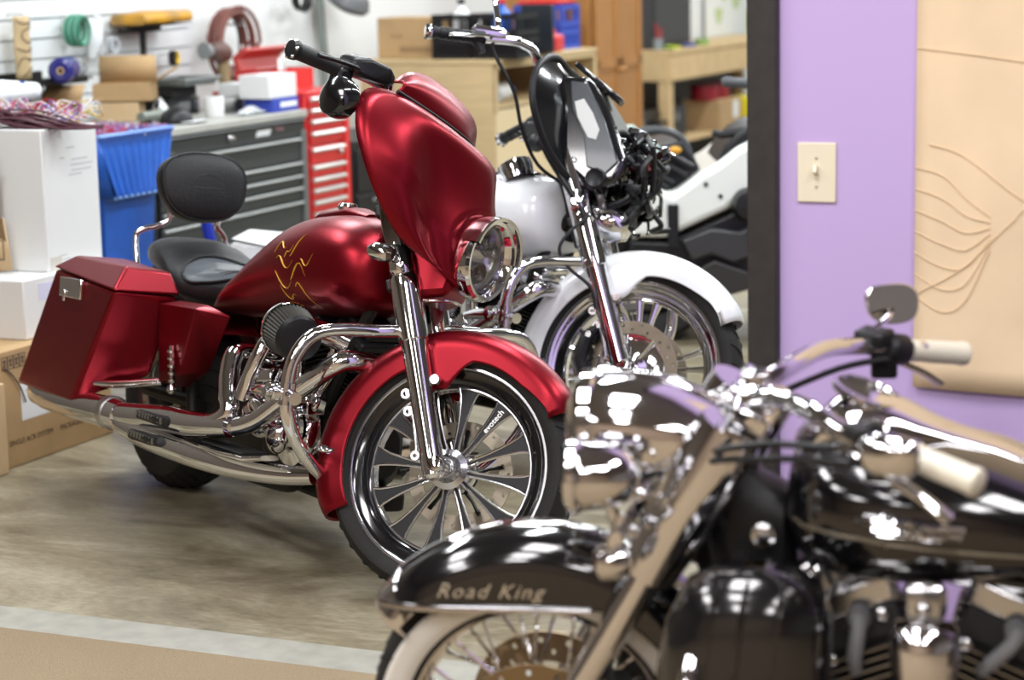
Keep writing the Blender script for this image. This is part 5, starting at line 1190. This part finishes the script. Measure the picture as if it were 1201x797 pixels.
mb=MB(); mb.lathe([(0,-.075),(.03,-.07),(.040,-.05),(.042,.05),(.03,.065),(.012,.07),(.010,.10),(0,.10)],(0,0,.045),(.35,1,0),24); mb.build('housing',M('cast grey motor',(.22,.22,.21),.45,.4),t)
mb=MB(); mb.box((0,0,.006),(.08,.11,.012)); mb.build('foot',greypl,t); mb=MB(); mb.lathe([(.02,0),(.03,.01),(.03,.02),(0,.022)],(.04,-.02,.045),(1,0,0),16); mb.build('end_plate',blacks,t)
t=put('crumpled_bag','crumpled grey plastic bag at the front of the worktop','bag',293,132,-2.52)
mb=MB(); rr=random.Random(4); mb.grid([[V((.06*(u-.5)+rr.uniform(-.006,.006),.20*(v-.5)+rr.uniform(-.008,.008),.002+.035*math.sin(PI*u)*math.sin(PI*v)+rr.uniform(0,.012))) for v in [i/12 for i in range(13)]] for u in [i/8 for i in range(9)]]); mb.build('film',M('grey bag film',(.45,.47,.48),.3),t,solid=.002)
t=put('air_drill','grey and brown air drill standing upright in front of the hose','drill',258,104,-2.88); t.scale=(1.25,1.25,1.45)
mb=MB(); mb.tube([(0,-.05,.20),(0,-.03,.20),(0,.02,.195),(0,.06,.19)],[.024,.032,.040,.030],14); mb.build('motor_housing',M('dark brown tool body',(.10,.045,.035),.5),t)
mb=MB(); mb.tube([(0,-.05,.20),(0,-.075,.205),(0,-.11,.205)],[.018,.025,.030],12); mb.build('chuck',greypl,t)
mb=MB(); mb.tube([(0,.03,.18),(0,.04,.10),(0,.045,.05)],[.026,.024,.026],12); mb.box((0,.045,.025),(.07,.09,.05)); mb.build('handle',M('khaki battery',(.25,.18,.09),.6),t,weld=False)
t=carton('cardboard_box','small white box on the worktop left of the larger white box',(-2.72,onA(281,115,-2.72).y,TOP),.12,.15,.135,cardw,tape=cardw)
t=carton('cardboard_box','flat blue and white printed box at the right end of the worktop',(-2.47,4.80,TOP),.18,.25,.066,M('blue print card',(.03,.06,.40),.5),tape=cardw)
mb=MB(); mb.box((.0012,.15,.035),(.001,.16,.025)); mb.build('white_print',label,t)
t=carton('cardboard_box','white cardboard box standing on the blue printed box',(-2.475,4.775,TOP+.0675),.17,.27,.115,cardw,tape=cardw)
# red tool box with raised lid
t=rthing('tool_box','red steel toolbox with raised lid on the red side cabinet, behind the white boxes','tool box',(-2.66,5.10,1.0835))
mb=MB()
for q in(((-.19,.22,.05),(.01,.44,.10)),((.0,.22,.05),(.01,.44,.10)),((-.095,.005,.05),(.19,.01,.10)),((-.095,.435,.05),(.19,.01,.10)),((-.095,.22,.006),(.19,.44,.012))): mb.box(*q)
mb.build('tray_body',redst,t,weld=False)
lid_=M('faded red steel',(.50,.06,.05),.4)
mb=MB(); mb.loft([[V((-.20,y,.102)),V((-.22,y,.17)),V((-.16,y,.215)),V((-.12,y,.205)),V((-.19,y,.16)),V((-.17,y,.105))] for y in(.01,.44)]); mb.build('raised_lid',lid_,t,bevel=.004)
for k in range(4):
    mb=MB(); mb.tube([(-.05-.02*k,.20+.05*k,.03),(-.07-.02*k,.22+.05*k,.155)],[.012,.006],8); mb.build('screwdriver',[steel,whitepl,greypl,steel][k],t)
# things above the chests
t=hung('cable_coil','black cable coil hanging on the white wall','cable',346,-2)
for k in range(4):
    mb=MB(); r=.062+.004*k; mb.tube([V((.02+.014*k,math.cos(a)*r*1.05,math.sin(a)*r)) for a in [2*PI*i/30 for i in range(30)]],.007,8,closed=True); mb.build('loop',blacks,t)
mb=MB(); mb.tube([(-.06,0,.06),(.08,0,.06)],.005,6); mb.build('hook',steel,t)
c=onA(380,0,AH); d=onA(389,58,AH)
t=rthing('conduit_pipe','grey conduit pipe on the white wall behind the fairing','pipe',(AW,c.y,0))
mb=MB(); mb.tube([(.03,.0,1.7),(.03,.0,c.z-.10),(.03,.03,d.z),(.03,.035,.02)],.026,14); mb.build('pipe',M('greenish grey pipe',(.22,.25,.23),.5),t)
for z in(.4,1.2):
    mb=MB(); mb.box((.012,.02,z),(.024,.09,.02)); mb.build('clip',steel,t)
c=onA(412,0,AH+.12)
t=rthing('lamp_shade','dark grey metal lamp shade on the white wall above the tool chests','lamp',(AW,c.y,c.z))
mb=MB(); mb.lathe([(.0,.10),(.04,.095),(.075,.08),(.12,.035),(.14,-.01),(.125,-.035),(.075,-.055),(0,-.06)],(.16,0,0),(.5,0,.85),32); mb.build('shade',M('grey enamel',(.12,.125,.13),.35),t)
mb=MB(); mb.tube(crom([(0,0,.22),(.08,0,.20),(.15,0,.12)],5),.012,10); mb.build('arm',greypl,t)
# blue jack behind the backrest
p0=onA(241,258,-2.15); p1=onA(248,287,-2.15); d=(p1-p0).normalized()
t=rthing('floor_jack','blue jack handle standing behind the backrest of the red motorcycle','jack',(-2.15,p1.y,0))
bl=M('deep blue paint',(.01,.03,.42),.35)
q0=V((0,p0.y-p1.y,p0.z))-V((0,d.y,d.z))*.12; q1=V((0,d.y*(p1.z-.14)/-d.z,.14))
mb=MB(); mb.tube([q0,q1],.024,14); mb.build('handle',bl,t)
mb=MB(); mb.box((0,q1.y+.1,.08),(.22,.42,.10)); mb.build('body',bl,t,bevel=.02)
for sx in(-.12,.12):
    for sy in(-.08,.28):
        mb=MB(); mb.lathe([(0,-.02),(.04,-.02),(.045,0),(.04,.02),(0,.02)],(sx,q1.y+sy,.045),(1,0,0),18); mb.build('wheel',blacks,t)
# ------------------------------------------------------------------ far end of the shop
cab=rthing('cabinet','plywood cabinet with an open shelf, behind the red fairing','cabinet',(-2.12,6.62,0))
Lb=1.5; Dp=.84; Hc=1.15
mb=MB(); mb.box((-Dp/2,.01,Hc/2),(Dp,.02,Hc)); mb.build('side_panel',wood,cab,bevel=.002)
mb=MB(); mb.box((-Dp/2,Lb-.01,Hc/2),(Dp,.02,Hc)); mb.build('side_panel',wood,cab,bevel=.002)
mb=MB(); mb.box((-Dp/2,Lb/2,Hc+.0),(Dp+.01,Lb+.01,.024)); mb.build('top',wood,cab,bevel=.002)
mb=MB(); mb.box((-Dp+.01,Lb/2,Hc/2),(.02,Lb-.04,Hc-.02)); mb.build('back_panel',wood,cab)
mb=MB(); mb.box((-Dp/2,Lb/2,.90),(Dp-.02,Lb-.04,.02)); mb.build('shelf',wood,cab)
mb=MB(); mb.box((-.01,Lb*.25,.45),(.02,Lb*.5-.01,.86)); d=mb.build('door',M('light plywood',(.70,.56,.34),.55),cab,bevel=.002)
mb=MB(); mb.box((-.01,Lb*.75,.45),(.02,Lb*.5-.01,.86)); d2=mb.build('door',M('light plywood face',(.70,.56,.34),.55),cab,bevel=.002)
for dd,y in((d,Lb*.45),(d2,Lb*.55)):
    mb=MB(); mb.ball((.012,y,.6),.016,8); mb.build('knob',oak,dd)
mb=MB(); mb.box((-.005,.02,1.0),(.012,.04,.28)); mb.box((-.005,Lb-.02,1.0),(.012,.04,.28)); mb.box((-.005,Lb/2,1.125),(.012,Lb,.03)); mb.build('face_frame',wood,cab,weld=False)
for k,(y,nm,lb_,ct,m) in enumerate(((.22,'folded_cloth','grey cloth bundle on the open shelf of the plywood cabinet','cloth',M('grey cloth',(.40,.42,.44),.8)),(.48,'plastic_jug','white plastic jug lying on the open shelf of the plywood cabinet','jug',whitepl))):
    t=rthing(nm,lb_,ct,(-2.30,6.62+y,.911))
    mb=MB()
    if k==0: mb.sup([(-.11,0,.035,.05,.02),(-.08,0,.04,.10,.038),(.06,0,.045,.11,.043),(.10,0,.03,.06,.02)],16,2.5); mb.build('bundle',m,t)
    else:
        mb.lathe([(0,-.12),(.045,-.118),(.05,-.10),(.05,.06),(.02,.10),(.02,.13),(0,.13)],(0,0,.05),(0,1,0),20); mb.build('body',m,t)
        mb=MB(); mb.lathe([(.022,.12),(.022,.145),(0,.146)],(0,0,.05),(0,1,0),14); mb.build('cap',bluepl,t)
ZC=Hc+.0125
p_=onH(450,70,ZC); q_=onH(511,71,ZC)
t=rthing('cardboard_box','plain brown cardboard box on the left of the plywood cabinet','box',(-2.575,6.80,ZC))
mb=MB(); mb.box((-.17,.17,.115),(.38,.34,.23)); mb.build('body',card,t,bevel=.004)
mb=MB(); mb.box((-.17,.17,.2308),(.38,.05,.0012)); mb.build('tape',card2,t)
text_mesh('printed_text','EZ-UP',.026,ink,t,basis((-.27,-.0012,.125),(1,0,0),(0,0,1)),.0003,0,'LEFT')
mb=MB(); mb.box((-.12,-.0010,.05),(.20,.0008,.035)); mb.build('stamp',M('faded ink',(.28,.18,.09),.8),t)
def crate(lab,a,b,z,da,db,h,m,fill,grp='milk crates'):
    t=rthing('milk_crate',lab,'crate',(a,b,z),0,grp)
    mb=MB()
    for z0 in(.0,h*.33,h*.52,h-.03):
        for y in(0,db): mb.box((-da/2,y,z0+.012),(da,.012,.026))
        for x in(0,-da): mb.box((x,db/2,z0+.012),(.012,db,.026))
    n=9
    for k in range(n+1):
        for y in(0,db):
            if not(h and 3<=k<=6): mb.box((-da*k/n,y,h/2),(.014,.010,h*.98))
            else: mb.box((-da*k/n,y,h*.27),(.014,.010,h*.54))
        for x in(0,-da):
            if not(3<=k<=6): mb.box((x,db*k/n,h/2),(.010,.014,h*.98))
            else: mb.box((x,db*k/n,h*.27),(.010,.014,h*.54))
    mb.box((-da/2,db/2,.005),(da,db,.01)); mb.build('lattice',m,t,weld=False)
    mb=MB(); mb.box((-da/2,db/2,.012+h*.25),(da-.03,db-.03,h*.5)); mb.build('liner',m,t)
    for k,(u,w,r,mm) in enumerate(fill):
        pass
    return t
p1=onB(512,70,6.75); p2=onB(609,72,6.75)
crate('black milk crate on the plywood cabinet beside the brown box',-2.32,6.72,ZC,.22,.30,.25,blacks,[])
crate('black milk crate on the right end of the plywood cabinet, nearest the blue crate',-2.03+0.0,6.72,ZC,.26,.30,.25,blacks,[])
for k,(a,b,r,m,lb_) in enumerate(((-2.40,6.80,.05,whitepl,'white bottle standing in the black crate'),(-2.16,6.82,.055,bluepl,'blue spray bottle standing in the right black crate'))):
    t=rthing('bottle',lb_,'bottle',(a,b,ZC+.14))
    mb=MB(); mb.lathe([(0,0),(r,0),(r,.11),(r*.5,.14),(r*.35,.15),(r*.35,.17),(0,.17)],(0,0,0),(0,0,1),18); mb.build('body',m,t)
    mb=MB(); mb.lathe([(r*.42,.165),(r*.42,.19),(0,.191)],(0,0,0),(0,0,1),14); mb.build('cap',redst if k else blacks,t)
crate('blue milk crate with a red lid behind the black crates',-2.22,7.80,ZC,.30,.28,.27,M('blue crate plastic',(.03,.07,.42),.45),[])
t=rthing('box_lid','red plastic lid resting on the blue crate','lid',(-2.37,7.94,ZC+.268))
mb=MB(); mb.box((0,0,.014),(.28,.26,.028)); mb.build('panel',redst,t,bevel=.01)
mb=MB(); mb.tube([(-.05,0,.03),(-.04,0,.05),(.04,0,.05),(.05,0,.03)],.007,8); mb.build('handle',redst,t)
t=rthing('monitor','black flat panel standing at the right of the black crates','screen',(-2.16,7.32,ZC))
mb=MB(); mb.box((0,0,.15),(.20,.03,.27)); mb.build('panel',M('blue black plastic',(.015,.02,.028),.35),t,bevel=.006)
mb=MB(); mb.box((0,.0,.006),(.14,.12,.012)); mb.box((0,.02,.04),(.04,.02,.08)); mb.build('stand',blacks,t,weld=False)
t=rthing('gas_can','red plastic container on the end of the plywood cabinet','container',(-2.20,7.58,ZC))
mb=MB(); mb.box((0,0,.05),(.14,.15,.10)); mb.build('body',redst,t,bevel=.02,seg=3)
mb=MB(); mb.tube([(-.04,0,.10),(-.03,0,.13),(.03,0,.13),(.04,0,.10)],.010,8); mb.build('handle',redst,t)
# wardrobe
wa=rthing('wardrobe','tall oak wardrobe with two panelled doors beyond the plywood cabinet','wardrobe',(-2.2,8.27,0))
mb=MB(); mb.box((-.31,.40,.98),(.58,.80,1.92)); mb.build('body',oak,wa,bevel=.004)
mb=MB(); mb.box((-.30,.40,.03),(.62,.82,.06)); mb.build('plinth',oak,wa,bevel=.004)
for k in(0,1):
    y0=.012+.394*k; y1=y0+.384
    mb=MB(); 
    mb.box((.0,(y0+y1)/2,.99),(.018,y1-y0,1.82))
    for yy in(y0+.03,y1-.03): mb.box((.012,yy,.99),(.014,.06,1.82))
    for zz_,hh in((.11,.06),(1.045,.06),(1.87,.06)): mb.box((.012,(y0+y1)/2,zz_),(.014,y1-y0,hh))
    dd=mb.build('door',oak,wa,weld=False)
    mb=MB(); mb.ball((.035,y1-.03 if k==0 else y0+.03,1.0),.018,8); mb.cyl((.015,y1-.03 if k==0 else y0+.03,1.0),(.03,y1-.03 if k==0 else y0+.03,1.0),.008); mb.build('knob',oak,dd,weld=False)
# workbench
wb_=rthing('workbench','pine lumber workbench at the far end of the shop','workbench',(-2.8,11.25,0))
mb=MB(); mb.box((-.24,1.5,.982),(.52,3.0,.034)); mb.build('worktop',pine,wb_,bevel=.003)
mb=MB(); mb.box((-.01,1.5,.865),(.04,2.98,.20)); mb.build('apron',pine,wb_,bevel=.003)
mb=MB(); mb.box((-.24,.015,.865),(.44,.04,.20)); mb.build('apron',pine,wb_,bevel=.003)
for y in(.05,2.95):
    for x in(-.05,-.45):
        mb=MB(); mb.box((x,y,.483),(.09,.09,.966)); mb.build('leg',pine,wb_,bevel=.004)
mb=MB(); mb.box((-.24,1.5,.29),(.46,2.9,.025)); mb.build('lower_shelf',pine,wb_,bevel=.003)
mb=MB(); mb.box((-.485,1.5,.48),(.012,2.96,.95)); mb.build('back_panel',M('painted under-bench shade',(.035,.028,.022),.6),wb_)  # added dark sheet, stands in for shadow and black clutter under the bench
t=rthing('pegboard_cabinet','dark grey steel cabinet standing on the back of the workbench','cabinet',(-2.96,11.36,1.0))
mb=MB(); mb.box((-.15,.42,.40),(.28,.84,.80)); mb.build('body',M('charcoal steel',(.045,.043,.045),.5),t,bevel=.005)
mb=MB(); mb.box((.0,.40,.40),(.012,.80,.76)); mb.build('door',M('charcoal door',(.03,.028,.03),.45),t,bevel=.003)
t=rthing('mug','grey cylindrical tin at the near end of the workbench','tin',(-2.92,11.33,1.0))
mb=MB(); mb.lathe([(0,.004),(.034,.004),(.036,0),(.036,.085),(.033,.085),(.032,.01)],(0,0,0),(0,0,1),24); mb.build('tin_body',M('blue grey tin',(.25,.28,.30),.5),t)
mb=MB(); mb.tube([(0,0,.012),(-.005,-.028,.19)],.007,8); mb.tube([(.01,.01,.012),(.02,.02,.16)],.006,8); mb.build('brush_handles',[redst],t,weld=False)
t=rthing('work_gloves','bright yellow green gloves lying on the workbench','gloves',(-2.84,11.42,1.0))
mb=MB(); mb.sup([(-.04,-.04,.012,.02,.010),(-.02,-.04,.015,.04,.015),(.02,-.04,.015,.04,.014),(.04,-.04,.01,.02,.008)],14,2.5)
for k in range(4): mb.tube([(-.03+.02*k,.0,.012),(-.034+.022*k,.07,.012)],[.010,.008],8)
mb.build('glove',M('hi-vis green',(.65,.80,.03),.5),t,weld=False)
mb=MB(); mb.sup([(-.045,-.085,.012,.012,.012),(.045,-.085,.012,.012,.012)],12,2.5); mb.build('cuff',M('dark green cuff',(.15,.25,.04),.7),t)
for k,(y,m,nm,lb_,ct) in enumerate(((11.85,M('blue tape',(.05,.10,.35),.5),'tape_roll','blue tape roll lying on the workbench','tape roll'),(12.15,M('green tape',(.25,.42,.10),.5),'tape_roll','green tape roll on the workbench under the wall map','tape roll'))):
    t=rthing(nm,lb_,ct,(-2.86,y,1.0)); mb=MB(); mb.lathe([(.035,.0),(.055,0),(.055,.03+.02*k),(.035,.03+.02*k)],(0,0,0),(0,0,1),26,closed=True); mb.build('tape',m,t)
    mb=MB(); mb.lathe([(.031,.0),(.035,0),(.035,.03+.02*k),(.031,.03+.02*k)],(0,0,0),(0,0,1),26,closed=True); mb.build('core',card2,t)
c=onA(848,25,AW+.01)
t=rthing('wall_map','pale map with green areas pinned on the far wall','map',(AW+.004,c.y,c.z))
mb=MB(); mb.box((0,.3,.1),(.003,1.5,.55)); mb.build('sheet',M('pale map paper',(.78,.80,.76),.7),t)
for k,(y,z,r) in enumerate(((-.1,.05,.09),(.35,.2,.12),(.75,-.02,.10),(.05,.25,.07))):
    mb=MB(); mb.prism([(r*math.cos(a)*(1+.3*math.sin(3*a+k)),r*math.sin(a)*(1+.25*math.cos(2*a+k))) for a in [2*PI*i/20 for i in range(20)]],lambda u,v,w:V((.0018+w,y+u,z+v)),0,.0008); mb.build('green_area',M('map green %d'%k,(.50,.60,.30),.7),t)
# under the bench, on its lower shelf
SZ=.303
def pb(x,y,a=-2.86): return onA(x,y,a).y
t=rthing('tool_case','black plastic tool case on the lower shelf of the workbench','case',(-2.84,pb(742,160),SZ))
mb=MB(); mb.box((-.17,.62,.135),(.26,1.22,.25)); mb.build('shell',plasticb,t,bevel=.025,seg=3)
mb=MB(); mb.tube(crom([(-.04,.46,.16),(.005,.48,.16),(.005,.76,.16),(-.04,.78,.16)],4),.014,8); mb.build('handle',blacks,t)
for y in(.22,.98):
    mb=MB(); mb.box((-.034,y,.17),(.02,.07,.06)); mb.build('latch',graylt,t,bevel=.004)
t=rthing('cardboard_box','brown cardboard box on the lower shelf of the workbench beside the post','box',(-2.80,pb(836,160),SZ))
mb=MB(); mb.box((-.16,.28,.12),(.32,.56,.24)); mb.build('body',card,t,bevel=.004); mb=MB(); mb.box((.001,.40,.15),(.001,.12,.14)); mb.build('label',label,t)
rb=pb(832,160)
for k,(y,lb_) in enumerate(((.14,'red metal tub on the brown box under the workbench, nearer the wardrobe'),(.42,'red metal tub on the brown box under the workbench, nearer the post'))):
    t=rthing('paint_tub',lb_,'tub',(-2.95,rb+y,SZ+.2425),0,'red tubs'); mb=MB(); mb.lathe([(0,0),(.105,0),(.11,.01),(.11,.12),(0,.12)],(0,0,0),(0,0,1),26); mb.build('tub_body',M('dark red tin %d'%k,(.30,.015,.03),.4),t)
    mb=MB(); mb.lathe([(.114,.11),(.114,.13),(0,.132)],(0,0,0),(0,0,1),26); mb.build('lid',M('black red lid %d'%k,(.10,.01,.015),.5),t)
t=rthing('oil_jug','bright yellow oil jug on the lower shelf of the workbench','jug',(-2.80,rb+.76,SZ))
mb=MB(); mb.sup([(-.09,0,.12,.04,.10),(-.08,0,.12,.06,.12),(.08,0,.12,.06,.12),(.09,0,.12,.04,.10)],16,4); mb.build('body',M('yellow jug plastic',(.85,.72,.02),.4),t); mb=MB(); mb.lathe([(.02,.235),(.02,.26),(0,.262)],(.05,0,0),(0,0,1),16); mb.build('cap',blacks,t)
# ------------------------------------------------------------------ white three-wheeled roadster
SD=9.9
so=at(800,330,SD); so=V((so.x,so.y,0))
sp_=thing('three_wheeled_roadster','white and black three-wheeled roadster with front lid open beyond the white motorcycle','vehicle',so)
def sq(x,y,d=0.0):
    p=onP(x,y,V((0,so.y+d,0)),V((0,1,0))); return (p.x-so.x,p.z)
def panel(name,px,y0,y1,m,bev=.03,par=None):
    pl_=[sq(x,y,y0) for x,y in px]; mb=MB(); mb.prism(pl_,lambda u,v,w:V((u,w,v)),y0,y1); return mb.build(name,m,par or sp_,bevel=bev,seg=3)
wpl=M('white bodywork',(.74,.76,.72),.3,coat=.5)
panel('side_body',[(738,238),(752,214),(789,228),(822,203),(840,193),(864,174),(885,163),(960,150),(960,200),(885,222),(853,246),(800,271),(781,279),(735,279)],0,.75,wpl)
panel('seam_strap',[(783,240),(796,240),(796,290),(784,290)],-.02,.0,blacks,.004)
for x,y in((828,216),(845,230)):
    mb=MB(); u,v=sq(x,y); mb.lathe([(.010,0),(.010,.006),(0,.008)],(u,.0,v),(0,-1,0),12); mb.build('bolt',blacks,sp_)
panel('lower_fairing',[(738,281),(782,283),(802,274),(855,250),(890,228),(960,215),(960,330),(885,335),(850,344),(800,333),(760,322),(735,325)],.04,.70,plasticb,.02)
panel('side_pod',[(800,282),(835,268),(868,272),(885,262),(885,300),(860,308),(835,298),(812,306)],-.03,.06,M('satin charcoal',(.03,.03,.032),.4),.012)
panel('belly_pan',[(815,318),(838,305),(885,322),(885,338),(850,348)],-.02,.05,M('dark belly plastic',(.02,.018,.017),.5),.01)
panel('cargo_tray',[(745,212),(748,195),(768,172),(800,165),(822,198),(812,212),(790,224),(772,222)],.12,.68,plasticb,.015)
for k,(x0,y0,x1,y1) in enumerate(((752,195,790,214),(762,183,806,206),(775,175,812,196),(756,206,784,220))):
    mb=MB(); a=sq(x0,y0,.08); b=sq(x1,y1,.08); mb.tube([(a[0],.08,a[1]),(b[0],.08,b[1])],.016,8); mb.build('frame_tube',blacks,sp_)
for k,(x,y,m) in enumerate(((783,178,amber),(778,183,whitepl),(792,176,M('amber reflector',(.6,.30,.02),.3)))):
    u,v=sq(x,y,.06); mb=MB(); mb.ball((u,.06,v),.022,8,(1.3,.6,.8)); mb.build('lamp',m,sp_)
panel('windshield',[(726,147),(742,146),(785,181),(777,187),(738,190),(728,188)],.02,.032,M('green tinted glass',(.62,.80,.74),.08,spec=.6),.002)
mb=MB(); pts=[sq(x,y,.15) for x,y in((745,155),(775,152),(800,163),(812,190),(818,205))]; mb.tube(crom([(u,.15,v) for u,v in pts],5),.018,10); mb.build('roll_hoop',M('dark grey tube',(.05,.055,.06),.4),sp_)
panel('seat',[(838,196),(850,172),(866,156),(885,146),(960,140),(960,158),(885,166),(862,178)],.05,.55,leather,.02)
mb=MB(); pts=[sq(x,y,.1) for x,y in((836,155),(845,158),(862,156),(890,150))]; mb.tube([(u,.1,v) for u,v in pts],.018,10); mb.build('grab_rail',blacks,sp_)
mb=MB(); pts=[sq(x,y,.1) for x,y in((847,97),(852,96),(890,99),(900,110),(905,150))]; mb.tube([(u,.1,v) for u,v in pts],[.020,.024,.022,.018,.018],12); mb.build('handlebar',M('grey grip',(.06,.065,.07),.5),sp_)
u,v=sq(878,240,-.05); mb=MB(); mb.lathe([(0,-.05),(.06,-.045),(.075,0),(.06,.05),(0,.06)],(u,-.03,v),(0,-1,0),24); mb.build('rider_footguard',plasticb,sp_)
for x,yy in((765,.10),(765,.62),(1010,.30)):
    u,_=sq(x,320,yy); mb=MB(); mb.lathe([(.17,-.07),(.20,-.09),(.26,-.095),(.285,-.07),(.29,0),(.285,.07),(.26,.095),(.2,.09),(.17,.07)],(u,yy+.1,.29),(0,1,0),40); wh=mb.build('wheel',rubber,sp_)
    mb=MB(); mb.lathe([(.17,-.07),(.15,-.04),(.05,-.05),(0,-.055)],(u,yy+.1,.29),(0,1,0),36); mb.build('rim',blackg,wh)
# ------------------------------------------------------------------ camera
cd=bpy.data.cameras.new('camera'); cam=bpy.data.objects.new('camera',cd); COL.objects.link(cam)
cd.sensor_fit='HORIZONTAL'; cd.sensor_width=36; cd.lens=36*FPX/1201
mt=Matrix((RT,-DN,-FW)).transposed().to_4x4(); mt.translation=CAM; cam.matrix_world=mt
cd.clip_start=.05; cd.clip_end=100
cd.dof.use_dof=True; cd.dof.focus_distance=6.1; cd.dof.aperture_fstop=2.6
SC.camera=cam
# ------------------------------------------------------------------ light
def area(p,sx,sy,e,col=(1,1,1),rot=(0,0,0)):
    l=bpy.data.lights.new('ceiling_light','AREA'); l.shape='RECTANGLE'; l.size=sx; l.size_y=sy; l.energy=e; l.color=col
    o=bpy.data.objects.new('ceiling_light',l); COL.objects.link(o); o.location=rw(*p); o.rotation_euler=(rot[0],rot[1],RZ+rot[2]); return o
cool=(.93,.97,1.0)
for b in (1.2,3.4,5.6,7.8,10.5,13.5):
    for a in (-1.7,.5,2.7): area((a,b,3.2),.22,1.3,118,cool)
for b in (-1.6,-3.6,-5.6):
    for a in (-.6,1.4,3.4): area((a,b,3.2),.6,1.2,100,(1,.97,.98))
w=bpy.data.worlds.new('world'); SC.world=w; w.use_nodes=True
w.node_tree.nodes['Background'].inputs[0].default_value=(.8,.85,.9,1); w.node_tree.nodes['Background'].inputs[1].default_value=.3
vs=SC.view_settings; SC.display_settings.display_device='sRGB'; vs.view_transform='Standard'; vs.look='None'; vs.exposure=-1.15; vs.gamma=1; vs.use_curve_mapping=False
